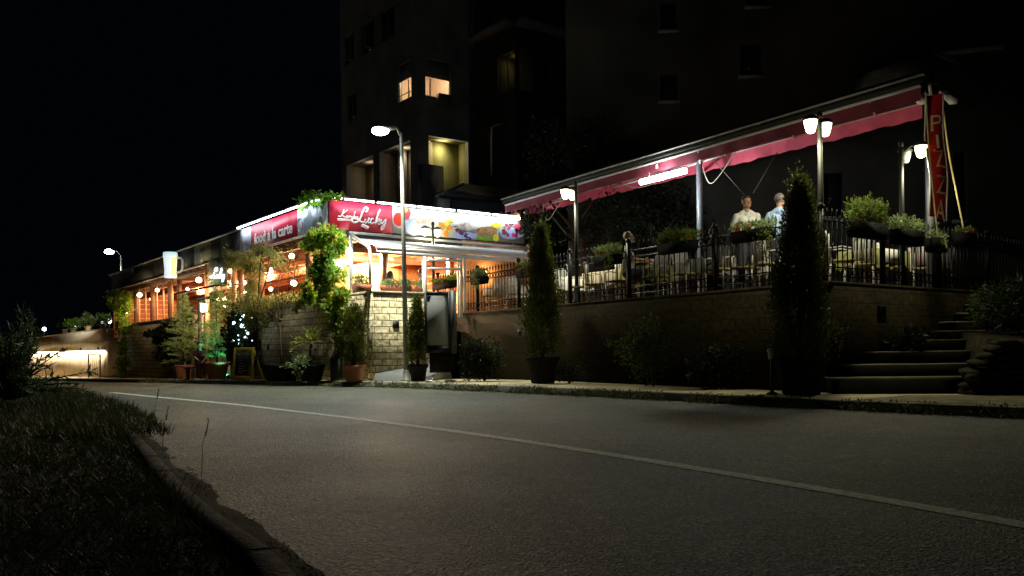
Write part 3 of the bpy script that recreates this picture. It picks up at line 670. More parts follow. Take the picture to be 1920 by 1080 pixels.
for pts, wgt in LUCKY:
    b.path([nl.at(394.5 + (x - 420) / 690 * 26, 531 - (y - 205) / 440 * 0 - (1 - (y - 205) / 440) * 27 - (x - 420) / 690 * -1 - (x - 420) / 690 * 5) for x, y in smooth(pts, 3)], .022 * wgt, 5)
b.build('glowing_script', emat('neon_white', (.95, .97, 1), 3), en)
lamp('script_light', nl.at(407, 517) + outL(.3), 10, (.9, .95, 1), en, r=.2)

# ---- banners of the fascia
def px2(x, y): return 620 + x / 10.667, 370 + y / 10.667
def panel(name, line, x0, x1, m, label, zb=ZB, zt=ZT, cat='banner'):
    a, c = line.at(x0), line.at(x1); nrm = outL(1) if line is F1 else outR(1)
    t = thing(name, (a + c) / 2, label, cat); b = MB(); b.slab(a, c, zb, zt, nrm * .03, nrm * .004); b.build('sheet', m, t); return t
t = panel('sign_banner', F1, 475, 562, M_SIGNR, 'crimson fascia banner reading food a la carte in white')
a, c = F1.at(481), F1.at(553); L_ = (c - a).length; dv = (c - a).normalized()
tm = text_mesh('food a la carte', 1.0, lambda x, y, z: (x, y, z), bold=.022, align='LEFT')
xs = [v[0] for v in tm.v]; k_ = L_ / (max(xs) - min(xs)); ky = .50
tm.v = [tuple(a * 0 + Vector((a.x, a.y, 0)) + Vector((dv.x, dv.y, 0)) * ((v[0] - min(xs)) * k_) + outL(.036 + v[2]) + Vector((0, 0, ZB + .17 + v[1] * ky))) for v in tm.v]
# little serifs under the stems
tm.build('lettering', M_LET, t)
tg = panel('sign_banner', F1, 453, 474.5, M_SIGNG, 'plain pale lilac-grey fascia panel at the left end of the tube lights')
t = panel('sign_banner', F1, 562.5, 617.5, M_SIGNG, 'silver-grey fascia banner with faint bottle and glass shapes, at the corner')
M_BOT = mat('faint_print', (.24, .28, .34), .5, var=.2)
b = MB()
def cpx(x, y): return F1.off(.036).at(480 + x / 4.906, 340 + y / 4.906)
for poly in ([(440, 470), (440, 350), (470, 320), (480, 260), (505, 250), (510, 310), (525, 350), (520, 455)], [(560, 450), (560, 340), (575, 320), (580, 270), (592, 265), (596, 320), (612, 335), (610, 430)]):
    b.poly([cpx(*q) for q in poly][::-1])
b.build('printed_bottles', M_BOT, t)
b = MB(); c_ = cpx(600, 375); b.torus(c_, .17, .018, dirL, n=20); c_ = cpx(405, 400); b.torus(c_, .2, .015, dirL, n=20); b.build('printed_rings', M_BOT, t)

t = panel('sign_banner', F2, 619.5, 737, M_SIGNR, 'crimson banner with the white script words Konoba Lucky')
l2 = F2.off(-.04)
b = MB()
for pts, wgt in LUCKY: b.path([l2.at(*px2(x, y)) for x, y in smooth(pts)], .019 * wgt, 5)
for pts, wgt in KON: b.path([l2.at(*px2(x, y)) for x, y in smooth(pts)], .019 * wgt, 5)
b.build('script_lettering', M_LET, t)
b = MB(); q = [l2.at(*px2(*v)) for v in ((138, 415), (408, 436), (408, 474), (138, 462))]; b.poly(q); b.build('underline_bar', M_LET, t)
tm = text_mesh('RESTAURANT', 1.0, lambda x, y, z: (x, y, z), align='LEFT', bold=.01)
xs = [v[0] for v in tm.v]; a_, c_ = F2.off(-.043).at(*px2(150, 456)), F2.off(-.043).at(*px2(398, 467)); dv = c_ - a_
tm.v = [tuple(a_ + dv * ((v[0] - min(xs)) / (max(xs) - min(xs))) + Vector((0, 0, v[1] * .048)) + outR(v[2])) for v in tm.v]; tm.build('small_lettering', M_SIGNR, t)
sp_ = l2.at(*px2(645, 590))
ft = thing('spotlight', sp_, 'small white floodlight fixed to the lower edge of the crimson script banner', 'spotlight')
b = MB(); b.beam(sp_ + outR(.12) + rgt * -.09 + Vector((0, 0, .03)), sp_ + outR(.12) + rgt * .1 + Vector((0, 0, -.04)), .12, .07); b.build('head', M_WHITE, ft)
b = MB(); b.tube(sp_ + outR(.12), sp_ + Vector((0, 0, -.12)), .012); b.build('bracket', M_DKMET, ft)
# food banner
t = panel('food_banner', F2, 738, 984, mat('food_backdrop', (.52, .50, .42), .5, var=.06), 'long banner of food photographs with soup, pasta, steak and lemon', ZB + .02, ZT)
def fx(x, y): return 770 + x / 8.727, 390 + y / 8.727
LAY = [0]
def blob(mb, cx, cy, rx, ry, m, n=18, jag=.0, lift=.001):
    LAY[0] += 1; ln = F2.off(-(.0315 + .0004 * LAY[0])); mb.use(m); ph = random.random() * 6
    pts = []
    for k in range(n):
        a = -6.2832 * k / n; j = 1 + jag * (random.random() - .5) * 2
        pts.append(ln.at(*fx(cx + rx * j * math.cos(a), cy + ry * j * math.sin(a))))
    mb.poly(pts)
def fm(n, c): return mat('print_' + n, c, .5, var=.3, scale=25)
b = MB(); Wt, Rd, Or, Ye, Pk, Pu, Gr, Br, Bl, Gn2 = fm('white', (.5, .52, .62)), fm('tomato', (.62, .03, .01)), fm('orange', (.7, .26, .03)), fm('yellow', (.78, .6, .03)), fm('shrimp', (.66, .42, .36)), fm('purple', (.10, .03, .12)), fm('lettuce', (.16, .38, .03)), fm('steak', (.38, .20, .08)), fm('blue', (.35, .42, .68)), fm('leaf', (.08, .25, .02))
blob(b, -165, 185, 125, 150, Wt, 26); blob(b, -190, 185, 95, 115, Rd, 26); blob(b, -70, 90, 70, 110, fm('cherry', (.5, .04, .04)), 14, .2); blob(b, -90, 20, 30, 40, Ye, 10, .3); blob(b, -115, 75, 30, 40, Gr, 10, .3)
blob(b, 60, 310, 150, 140, Bl, 26); blob(b, 90, 300, 110, 110, Wt, 26)
for k in range(26): blob(b, random.uniform(130, 450), random.uniform(150, 380), random.uniform(18, 50), random.uniform(12, 30), random.choice((Pk, Pk, Wt, fm('pasta', (.72, .58, .38)))), 9, .3)
for k in range(12): blob(b, random.uniform(480, 660), random.uniform(200, 380), random.uniform(20, 55), random.uniform(18, 40), random.choice((Or, Ye, Or)), 9, .35)
blob(b, 580, 420, 40, 75, Or, 9, .2); blob(b, 590, 250, 40, 50, Ye, 9, .2)
blob(b, 880, 450, 190, 60, Bl, 26)
for k in range(14): blob(b, 740 + k * 18 + random.uniform(-20, 20), 330 + k * 13 + random.uniform(-35, 35), random.uniform(14, 38), random.uniform(12, 30), Pu, 9, .4)
for k in range(14): blob(b, random.uniform(820, 1010), random.uniform(190, 370), random.uniform(14, 38), random.uniform(12, 34), random.choice((Pk, Wt, Pk)), 9, .35)
blob(b, 1240, 430, 200, 100, Bl, 26); blob(b, 1220, 475, 150, 60, Gr, 20, .15); blob(b, 1240, 390, 175, 85, Br, 22, .08)
for k in range(22): blob(b, random.uniform(1100, 1380), random.uniform(330, 440), random.uniform(12, 30), random.uniform(6, 12), random.choice((fm('crust', (.55, .33, .13)), Br, fm('char', (.16, .08, .04)))), 8, .3)
blob(b, 1395, 490, 50, 60, Ye, 16); blob(b, 1400, 290, 90, 50, Ye, 12, .2)
blob(b, 1650, 420, 190, 90, Bl, 26)
for k in range(16): blob(b, random.uniform(1520, 1800), random.uniform(260, 470), random.uniform(20, 45), random.uniform(20, 40), random.choice((fm('berry', (.5, .05, .10)), fm('berry2', (.32, .02, .05)), fm('darkberry', (.05, .02, .03)))), 10, .2)
b.build('food_picture', None, t)

# ---- tube lights along the top of the banners
M_TUBE = emat('cold_tube_glow', (.80, .90, 1.0), 16)
def tube_light(line, x0, x1, label):
    nrm = outL(1) if line is F1 else outR(1); a, c = line.at(x0), line.at(x1); a.z = c.z = 5.235; a += nrm * .17; c += nrm * .17
    t = thing('tube_light', (a + c) / 2, label, 'tube light', 'cold tube lights along the top of the fascia')
    b = MB(); b.tube(a, c, .026, n=8); b.build('tube', M_TUBE, t)
    b = MB(); b.beam(a + Vector((0, 0, .05)), c + Vector((0, 0, .05)), .06, .03)
    for q in (a, c): b.beam(q + Vector((0, 0, .04)), q - nrm * .17 + Vector((0, 0, -.03)), .025, .025)
    b.build('holder', M_DKMET, t)
    L_ = (c - a).length
    lamp('tube_emitter', (a + c) / 2 + Vector((0, 0, -.05)) + nrm * .03, POW['tube'] * L_ * (.5 if line is F1 else .7), (.80, .90, 1), t, kind='AREA', size=(L_, .05), rot=aim(-nrm * .55 + Vector((0, 0, -1)), (c - a)))
TL = [(F1, 457, 492, 'leftmost tube light, over the lilac-grey panel and the letters food'), (F1, 494, 545, 'tube light over the words a la carte'), (F1, 548, 614, 'tube light over the silver-grey corner banner'),
      (F2, 622, 700, 'tube light over the script word Konoba, first right of the corner'), (F2, 706, 777, 'tube light over the tomato soup picture, behind the street lamp pole'), (F2, 781, 850, 'tube light over the pasta picture'),
      (F2, 856, 917, 'tube light over the purple salad picture'), (F2, 921, 966, 'rightmost tube light, over the lemon and berries')]
for a in TL: tube_light(*a)

# ---- big beer mug sign
ml = F1.off(.6); p = ml.at(319.5, 497); H = 48 / F * p.y; R_ = 12.3 / F * p.y
mg = thing('beer_mug_sign', p - Vector((0, 0, H / 2)), 'large glowing white beer mug sign hung on the eaves', 'sign')
zb_ = p - Vector((0, 0, H / 2)); prof = [(R_ * .86, 0), (R_ * .92, H * .04), (R_ * .9, H * .12), (R_ * .86, H * .3), (R_ * .95, H * .6), (R_ * 1.0, H * .8)]
b = MB(); b.lathe(zb_, prof, 24); b.build('body', emat('mug_body_glow', (.80, .92, .98), .85), mg, smooth=True)
b = MB(); b.lathe(zb_, [(R_ * 1.0, H * .801), (R_ * 1.06, H * .84), (R_ * 1.03, H * .97), (R_ * .9, H)], 24); b.build('foam', emat('mug_foam_glow', (.62, .88, .95), .8), mg, smooth=True)
b = MB(); rings = []
for r_, z_ in prof[1:]:
    rings.append(b.pts([(zb_.x + (r_ + .012) * math.cos(a), zb_.y + (r_ + .012) * math.sin(a), zb_.z + z_) for a in [rad(-62 + 11 * k) for k in range(6)]]))
for u_, v_ in zip(rings, rings[1:]):
    for k in range(5): b.face(u_ + k, u_ + k + 1, v_ + k + 1, v_ + k)
b.build('beer', emat('mug_beer_glow', (.95, .80, .22), .9), mg)
b = MB(); cx = zb_ + Vector((R_ * .9, 0, 0)); b.path([cx + Vector((0, 0, H * .78)), cx + Vector((R_ * .7, 0, H * .78)), cx + Vector((R_ * .95, 0, H * .68)), cx + Vector((R_ * .95, 0, H * .4)), cx + Vector((R_ * .7, 0, H * .25)), cx + Vector((-.03, 0, H * .18))], .045, 8); b.build('handle', mat('mug_handle', (.6, .65, .66), .4, emit=(.6, .7, .7), estr=.12), mg)
b = MB(); b.tube(p + Vector((0, 0, 0)), F1.off(0).at(322, 497), .03); b.build('bracket', M_DKMET, mg)

# ---- retractable white awning in front of the corner
aw = thing('retractable_awning', WR.m(1.2), 'folded white awning on a bent tubular frame over the corner patio', 'awning')
zf = WR.at(705, 459).z
b = MB(); A_, B_ = F2.at(659, 443), F2.at(985, 473); A_.z = B_.z = 4.16; A_ = A_ + outR(.05); B_ = B_ + outR(.05)
C_, D_ = WR.at(705, 459), WR.at(990, 480); D_.z = C_.z
def lp(s, t): return A_.lerp(B_, s).lerp(C_.lerp(D_, s), t)
N_ = 14
for i in range(N_):
    t0_, t1_ = i / N_, (i + 1) / N_; z0_, z1_ = -.05 * (i % 2), -.05 * ((i + 1) % 2)
    b.poly([lp(0, t0_) + Vector((0, 0, z0_)), lp(1, t0_) + Vector((0, 0, z0_)), lp(1, t1_) + Vector((0, 0, z1_)), lp(0, t1_) + Vector((0, 0, z1_))])
b.build('fabric', M_WFAB, aw)
b = MB(); b.beam(C_ + Vector((0, 0, -.06)), D_ + Vector((0, 0, -.06)), .08, .05); b.build('front_bar', M_WHITE, aw)
b = MB(); b.slab(C_, D_, zf - .22, zf - .10, outR(.02), outR(.01)); b.build('valance', M_WFAB, aw)
b = MB(); b.beam(F2.at(651, 437) + outR(.14), F2.at(984, 466) + outR(.14), .1, .06); b.build('cassette', M_GUT, aw)
for px in (705,):
    ft_ = W1.m(.1, 2.46) + inR * .05; b = MB(); hd = F2.at(655, 441) + outR(.1)
    b.path([ft_, ft_ + Vector((0, 0, zf - 2.46 - .22)), ft_ + Vector((-.02, .05, zf - 2.46 - .08)), ft_ + Vector((-.1, .18, zf - 2.46 + .02)), hd], .045, 10); b.build('bent_leg', mat('cream_tube', (.55, .54, .48), .4, var=.1), aw)
for px, w_, zz in ((799, .1, zf - .1), (867, .05, zf - .1), (862, .02, zf - .1), (874, .05, zf - .1)):
    q = WR.off(-.02).at(px); b = MB(); b.slab(q - rgt * w_ / 2, q + rgt * w_ / 2, 1.8, zz, (0, 0, 0), inR * .08); b.build('post', M_WHITE, aw)
for y_ in (487, 503):
    a, c = WR.off(-.05).at(803, y_), WR.off(-.05).at(864, y_ + 2); b = MB(); b.tube(a, c, .035); b.build('roller_tube', M_WHITE, aw)
q = F2.at(653, 500) + outR(.2); b = MB(); b.slab(q - rgt * .04, q + rgt * .05, 1.8, 4.2, (0, 0, 0), inR * .08); b.build('corner_post', M_WHITE, aw)

# ================================================================== STREET LAMPS, LANTERNS
def street_lamp(base, px_head, py_head, px_pole, py_top, label, power, r=.055, ls=1.0):
    t = thing('street_lamp', base, label, 'street lamp', 'tall street lamps')
    top = P(px_pole, py_top, base.y); hd = P(px_head, py_head, base.y - .15)
    top.x = base.x + (top.x - base.x) * .6 if abs(top.x - base.x) > .25 else top.x
    MB().path([base, (base.x, base.y, base.z + .3), base.lerp(top, .5), top], [r * 1.5, r * 1.3, r * 1.05, r * .75], 12).build('pole', M_GALV, t, smooth=True)
    MB().lathe((base.x, base.y, base.z), [(.16, 0), (.16, .02), (.09, .03), (.085, .25), (.07, .27)], 12).build('base_plate', M_GALV, t)
    MB().path([top + Vector((0, 0, -.12)), top + Vector((-.05, 0, .0)), hd + Vector((.35, 0, .05))], [.035, .035, .03], 8).build('arm', M_GALV, t)
    b = MB(); b.ball(hd + Vector((.06, 0, .045)), .32, 14, 8, (1, .5, .22)); b.build('head', M_GALV, t, smooth=True)
    b = MB(); b.ball(hd + Vector((-.06, -.02, -.03)), .19 * ls, 14, 8, (1.15, .8, .62)); b.build('lens', emat('street_lens_glow', (.82, 1, .98), 40), t)
    lamp('lamp_bulb', hd + Vector((-.02, -.02, -.2)), power, (.97, 1, .86), t, r=.12, kind='SPOT', rot=aim((-.60, -.22, -1), (1, 0, 0)), spot=rad(152))
    return t
sb = P(762, 703, 21.25); sb.z = .13
street_lamp(sb, 718, 243, 752.5, 249, 'tall steel street lamp with a bright head, in front of the crimson script banner', POW['street'])
sb2 = P(227, 650, 52); sb2.z = zg(0, 52)
street_lamp(sb2, 207, 471, 227.5, 478, 'distant street lamp rising behind the far left end of the roof', POW['street_far'], r=.08, ls=1.35)

LANC = (1, .93, .52); LANL = (1, .94, .66)
def lantern_post(base, heads, pxt, pyt, label, zlow):
    t = thing('lantern_post', base, label, 'lantern post', 'two-headed lantern posts round the terrace')
    top = Vector((base.x, base.y, P(pxt, pyt, base.y).z))
    b = MB(); b.tube(base, top, .05, .04, 10); b.lathe(base, [(.1, 0), (.1, .05), (.07, .09), (.07, .35), (.055, .4)], 12); b.build('post', M_DKMET, t)
    b = MB(); b.ball(top + Vector((0, 0, .06)), .05, 8, 6, (1, 1, 1.5)); b.build('finial', M_DKMET, t)
    for (hx, hy, lit, dy) in heads:
        h = P(hx, hy, base.y + dy); s = 1
        b = MB(); b.path([top + Vector((0, 0, -.12)), (top + h) / 2 + Vector((0, 0, .06)), h + Vector((0, 0, .17))], .014, 6); b.build('arm', M_DKMET, t)
        b = MB(); b.lathe(h + Vector((0, 0, .10)), [(.13, 0), (.135, .02), (.09, .06), (.03, .09), (.0, .1)], 14); b.build('lantern_cap', M_DKMET, t)
        b = MB(); b.lathe(h + Vector((0, 0, -.11)), [(.04, 0), (.065, .02), (.095, .12), (.108, .205)], 14)
        b.build('globe', emat('lantern_glow', LANC, 11) if lit else mat('unlit_glass', (.55, .56, .52), .15, var=.1), t, smooth=True)
        if lit: lamp('bulb', h + Vector((0, 0, -.17)), POW['lantern'], LANL, t, r=.09, kind='SPOT', rot=aim((0, 0, -1), (1, 0, 0)), spot=rad(168)); lamp('bulb', h + Vector((0, 0, -.17)), POW['lantern'] * .2, LANL, t, r=.09)
    return t
p = T1.at(809, 650) + outL(-.1); p.z = 1.93
lantern_post(p, [(797, 435, 1, 0), (820, 437, 1, .2)], 808, 424, 'two-headed lantern post in front of the pasta picture, at the terrace end', 0)
p = T1.at(1072, 650) + outL(-.18); p.z = 1.93
lantern_post(p, [(1060, 364, 1, 0), (1073, 366, 1, .25)], 1072, 350, 'lantern post before the maroon awning with its lamp seen left of the post', 0)
p = T1.at(1532, 650) + outL(-.15); p.z = 1.93
lantern_post(p, [(1520, 237, 1, -.1), (1547, 243, 1, .25)], 1531, 224, 'tall two-headed lantern post behind the tallest column tree', 0)
p = T2.at(1714, 650) + outR(-.2); p.z = 1.93
lantern_post(p, [(1697, 295, 0, .15), (1727, 284, 1, -.1)], 1712, 276, 'lantern post beside the red hanging banner, left head unlit', 0)

# distant lamps beyond the lit cream wall
for px, py, Z, r, col, w_ in ((83, 617, 85, .20, 'white', 'leftmost, above the dark shrub'), (143, 610, 150, .13, 'white', 'tiny second from left'), (144, 611, 82, 0, '', ''), (205, 602, 80, .22, 'white', 'rightmost, above the wall corner')):
    if r == 0:
        continue
    p = P(px, py, Z); t = thing('distant_lamp', (p.x, p.y, zg(p.x, p.y)), f'distant white street light, {w_}', 'street light', 'distant street lights')
    MB().ball(p, r, 10, 7).build('globe', emat('distant_glow', (.95, .95, 1), 7), t)
    MB().tube((p.x, p.y, zg(p.x, p.y) - .2), p - Vector((0, 0, r)), .06).build('pole', M_DKMET, t)
p = P(143.5, 610, 75); t = thing('distant_lamp', (p.x, p.y, zg(p.x, p.y)), 'distant white street light above the middle of the lit cream wall', 'street light', 'distant street lights')
MB().ball(p + Vector((0, 0, 0)), .17, 10, 7).build('globe', emat('distant_glow', (.95, .95, 1), 7), t); MB().tube((p.x, p.y, zg(p.x, p.y) - .2), p, .05).build('pole', M_DKMET, t)
p = P(192, 604, 56); t = thing('bollard_lamp', (p.x, p.y, 2.2), 'small bluish pin-shaped lamp standing on the lit cream wall', 'lamp')
b = MB(); b.ball(p, .09, 8, 6, (1, 1, 1.9)); b.build('globe', emat('blue_white_glow', (.6, .85, 1), 3), t); MB().tube((p.x, p.y, 2.25), p, .03).build('stem', M_WHITE, t)

# ================================================================== BUILDINGS BEHIND
def facade(mb, line, t0, t1, z0, z1, holes, th, side):
    ts = sorted({t0, t1, *[h[0] for h in holes], *[h[1] for h in holes]}); zs = sorted({z0, z1, *[h[2] for h in holes], *[h[3] for h in holes]})
    for a, b in zip(ts, ts[1:]):
        for c, d in zip(zs, zs[1:]):
            tm_, zm = (a + b) / 2, (c + d) / 2
            if any(h[0] < tm_ < h[1] and h[2] < zm < h[3] for h in holes): continue
            q = [line.m(a, c), line.m(b, c), line.m(b, d), line.m(a, d)]; mb.poly(q)
    for h in holes:
        for (ta, za), (tb_, zb_) in (((h[0], h[2]), (h[1], h[2])), ((h[1], h[2]), (h[1], h[3])), ((h[1], h[3]), (h[0], h[3])), ((h[0], h[3]), (h[0], h[2]))):
            u_, v_ = line.m(ta, za), line.m(tb_, zb_); mb.poly([u_, v_, v_ - side * th, u_ - side * th])
def hole(line, x0, y0, x1, y1, ref='l'):
    a, c = line.at(x0, y0), line.at(x1, y1); t0, t1 = T(line, a), T(line, c)
    z = [a.z, c.z]; return (min(t0, t1), max(t0, t1), min(z), max(z))
pc = P(785, 400, 42); AL, AR = Line(pc.x, pc.y, *LD), Line(pc.x, pc.y, *RD)
ap = thing('apartment_building', (pc.x, pc.y, 0), 'dark concrete apartment block with two lit windows and yellow-lit open galleries', 'apartment building')
tL, tR = T(AL, AL.at(641, 300)), T(AR, AR.at(881, 300))
def zat(line, px, py): return line.at(px, py).z
# windows defined by (px left, px right, y top, y bottom) measured at the first edge
hl = []
zt, zb, zs_ = zat(AR, 798, 107), zat(AR, 798, 179), zat(AR, 798, 142)
hR = (T(AR, AR.at(797, 142)), T(AR, AR.at(845, 142)), zb, zt)
hLw = (T(AL, AL.at(771, 150)), T(AL, AL.at(746, 150)), zb, zt)
zg1, zg0 = zat(AR, 805, 254), 5.2
gR = (T(AR, AR.at(804, 300)), T(AR, AR.at(878, 300)), zg0, zg1)
gL = (T(AL, AL.at(770, 330)), T(AL, AL.at(712, 330)), zg0, zg1 - .15)
gL2 = (T(AL, AL.at(700, 330)), T(AL, AL.at(650, 330)), zg0, zg1 - .15)
uz0, uz1 = zat(AL, 655, 120), zat(AL, 655, 64)
u1 = (T(AL, AL.at(664, 95)), T(AL, AL.at(645, 95)), uz0, uz1); u2 = (T(AL, AL.at(702, 60)), T(AL, AL.at(676, 60)), uz0, uz1); u3 = (T(AL, AL.at(740, 40)), T(AL, AL.at(712, 40)), uz0, uz1)
lw = (T(AL, AL.at(668, 205)), T(AL, AL.at(651, 205)), zat(AL, 655, 228), zat(AL, 655, 178))
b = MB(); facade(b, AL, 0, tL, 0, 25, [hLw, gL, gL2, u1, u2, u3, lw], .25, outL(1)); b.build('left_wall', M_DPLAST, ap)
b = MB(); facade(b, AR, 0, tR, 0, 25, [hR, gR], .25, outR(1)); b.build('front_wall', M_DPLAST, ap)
def room(line, side, h, depth, m, light, col, nm='lit_room'):
    a, c = line.m(h[0]), line.m(h[1]); inn = -side; b = MB(); e = .25; g = .0
    b.slab(a, c, h[2] - .05, h[3] + .05, inn * (depth), inn * (depth + .1)); b.slab(a, c, h[3] + .0, h[3] + .1, inn * e, inn * depth); b.slab(a, c, h[2] - .1, h[2], inn * e, inn * depth)
    d = (c - a).normalized(); b.slab(a - d * .1, a, h[2], h[3], inn * e, inn * depth); b.slab(c, c + d * .1, h[2], h[3], inn * e, inn * depth)
    b.build(nm, m, ap)
    if light: lamp('room_light', (a + c) / 2 + inn * (depth * .55) + Vector((0, 0, h[3] - .35)), light, col, ap, r=.12)
cR, cL = Vector((AR.dx, AR.dy, 0)), Vector((AL.dx, AL.dy, 0)); c0_ = Vector((AR.x, AR.y, 0)); z0_, z1_ = hR[2] - .5, hR[3] + .15
b = MB(); q = [c0_ + cR * .26 + cL * .26, c0_ + cR * (tR - .3) + cL * .26, c0_ + cR * (tR - .3) + cL * 3.4, c0_ + cR * .26 + cL * 3.4]
for u_, v_ in ((q[1], q[2]), (q[2], q[3])): b.poly([(u_.x, u_.y, z0_), (v_.x, v_.y, z0_), (v_.x, v_.y, z1_), (u_.x, u_.y, z1_)])
for z_ in (z0_, z1_): b.poly([(v_.x, v_.y, z_) for v_ in q])
b.build('lit_room', M_PEACH, ap)
lamp('room_light', c0_ + cR * 1.4 + cL * 1.2 + Vector((0, 0, z1_ - .7)), POW['room'] * 9, (1, .74, .48), ap, r=.12)
room(AR, outR(1), gR, .9, M_YPLAST, POW['loggia'], (1, .93, .55), 'gallery'); 
room(AL, outL(1), gL, 1.2, M_PLASTER, POW['loggia'] * .4, (1, .9, .65), 'gallery'); room(AL, outL(1), gL2, 1.2, M_PLASTER, POW['loggia'] * .25, (1, .9, .65), 'gallery')
b = MB(); a = AL.at(735, 340); b.slab(a, a + Vector((AL.dx, AL.dy, 0)) * .6, zg0, zg1, outL(-.6), outL(-.9)); b.build('gallery_column', M_DPLAST, ap)
b = MB(); a = AR.at(790, 340); d_ = Vector((AR.dx, AR.dy, 0)); b.slab(a - d_ * .15, a + d_ * 1.0, 0, zat(AR, 800, 312), outR(.5), outR(.0)); b.build('lower_pier', M_DPLAST, ap)
def window(line, side, h, shutter=None, mull=(.5,), fr=M_WHITE, glass=None, w=.05):
    d = Vector((line.dx, line.dy, 0)); a, c = line.m(h[0]), line.m(h[1]); b = MB()
    b.slab(a, a + d * w, h[2], h[3], side * -.05, side * -.14); b.slab(c - d * w, c, h[2], h[3], side * -.05, side * -.14)
    b.slab(a + d * w, c - d * w, h[2], h[2] + w, side * -.05, side * -.14); b.slab(a + d * w, c - d * w, h[3] - w, h[3], side * -.05, side * -.14)
    for q in mull: m_ = a.lerp(c, q); b.slab(m_ - d * w / 2, m_ + d * w / 2, h[2] + w, (shutter or h[3]) - w, side * -.06, side * -.13)
    f = b.build('window_frame', fr, ap)
    if shutter: b = MB(); b.slab(a + d * w, c - d * w, shutter, h[3] - w, side * -.055, side * -.10); b.build('roller_shutter', mat('shutter_grey', (.30, .29, .30), .6, var=.1), ap)
    if glass: b = MB(); b.slab(a + d * w, c - d * w, h[2] + w, h[3] - w, side * -.09, side * -.10); b.build('pane', glass, ap)
    return f
M_GREYFR = mat('grey_window_frame', (.30, .30, .27), .5, var=.2)
M_DGLASS = mat('dark_glass', (.02, .022, .025), .08, var=0, spec=.6)
window(AR, outR(1), hR, shutter=zs_, mull=(.22,)); window(AL, outL(1), hLw, shutter=zat(AR, 798, 140), mull=(.3,))
b = MB(); b.beam(AL.m(hLw[0], hLw[2] + .28) + outL(.02), AL.m(hLw[1], hLw[2] + .28) + outL(.02), .03, .03); b.build('window_rail', M_BLACK, ap)
b = MB(); q = AR.m(hR[1] - .35, 0) - outR(1.2); b.slab(q - d_ * .4, q + d_ * .1, hR[2] - .3, hR[2] + .45, (0, 0, 0), outR(-.4)); b.build('cupboard', M_DARKW, ap)
for h in (u1, u2, u3, lw): window(AL, outL(1), h, fr=M_GREYFR, glass=M_DGLASS)
for h in (u1, u2):                             # casements left standing open
    a = AL.m(h[0], 0); b = MB(); o1, o2 = a, a + outL(.6); z0, z1 = h[2], h[3]
    for u_, v_ in (((o1.x, o1.y, z0), (o2.x, o2.y, z0)), ((o1.x, o1.y, z1), (o2.x, o2.y, z1)), ((o1.x, o1.y, z0), (o1.x, o1.y, z1)), ((o2.x, o2.y, z0), (o2.x, o2.y, z1))): b.beam(u_, v_, .06, .06)
    b.build('open_casement', M_GREYFR, ap)
q = AR.at(830, 190) + outR(.18)
ac = thing('air_conditioner', q, 'air conditioning unit hung under the right lit window of the apartment block', 'air conditioner')
b = MB(); b.slab(q - d_ * .4, q + d_ * .4, q.z - .28, q.z + .28, outR(.16), outR(-.16)); b.build('casing', mat('ac_grey', (.25, .25, .25), .5), ac)
b = MB(); b.torus(q + outR(.17) - d_ * .12, .2, .015, d_, n=18); b.build('fan_grille', M_DKMET, ac)
# second, deeper volume with the bay windows
pc2 = P(968, 300, 44.5); BL, BR = Line(pc2.x, pc2.y, *LD), Line(pc2.x, pc2.y, *RD)
bR = (T(BR, BR.at(980, 120)), T(BR, BR.at(1033, 120)), zat(BR, 980, 165), zat(BR, 980, 88)); bL = (T(BL, BL.at(966, 140)), T(BL, BL.at(931, 140)), zat(BL, 966, 166), zat(BL, 966, 90))
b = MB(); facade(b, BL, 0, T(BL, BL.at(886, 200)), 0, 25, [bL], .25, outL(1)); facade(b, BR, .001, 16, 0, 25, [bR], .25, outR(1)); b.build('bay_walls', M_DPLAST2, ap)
window(BR, outR(1), bR, mull=(.33, .66), fr=M_GREYFR, glass=M_DGLASS); window(BL, outL(1), bL, mull=(.45,), fr=M_GREYFR)
room(BL, outL(1), (bL[0], bL[1], bL[2], bL[3]), 1.4, M_YPLAST, 1.2, (1, .8, .5))
b = MB(); b.slab(BL.m(0), BL.m(5.5), 17.9, 18.2, outL(.7), outL(-.1)); b.slab(BR.m(0), BR.m(8), 17.9, 18.2, outR(.7), outR(-.1)); b.build('upper_slab', M_DPLAST, ap)
b = MB(); c_ = P(886, 20, 46.5); b.beam((c_.x, c_.y, 17.5), (c_.x, c_.y, 21), .12, .12); b.build('upper_frame', M_GREYFR, ap)
b = MB(); b.path([P(922, 330, 44), P(922, 240, 44), P(928, 236, 44), P(945, 232, 43.9)], .05, 6); b.build('drain_pipe', M_GREYFR, ap)
# lean-to roof between the restaurant and the block
lt = thing('lean_to_shed', P(880, 400, 33), 'low dark shed with a sloping roof behind the food banner', 'shed')
a, c = P(835, 400, 33), P(985, 400, 36); a.z = c.z = 0
b = MB(); b.slab(a, c, 0, (7.05, 7.1), (0, 0, 0), (1, 4, 0)); b.build('wall', mat('blue_grey_render', (.14, .16, .19), .85, var=.2), lt)
b = MB(); z0 = P(822, 372, 32.7).z; b.hexa([(a.x - .5, a.y - .5, z0 - .02), (c.x, c.y - .5, z0 + .1), (c.x + 1, c.y + 4, z0 + 1.3), (a.x + .5, a.y + 4, z0 + 1.3), (a.x - .5, a.y - .5, z0 + .1), (c.x, c.y - .5, z0 + .22), (c.x + 1, c.y + 4, z0 + 1.42), (a.x + .5, a.y + 4, z0 + 1.42)]); b.build('roof', M_ROOF, lt)
b = MB(); e0 = P(818, 368, 32.6); b.beam(e0, P(868, 345, 35.5), .12, .1); b.beam(e0 + Vector((.05, 0, -.25)), e0 + Vector((.5, .1, -.3)), .2, .35); b.build('eaves_board', mat('pale_eaves', (.4, .42, .38), .7), lt)
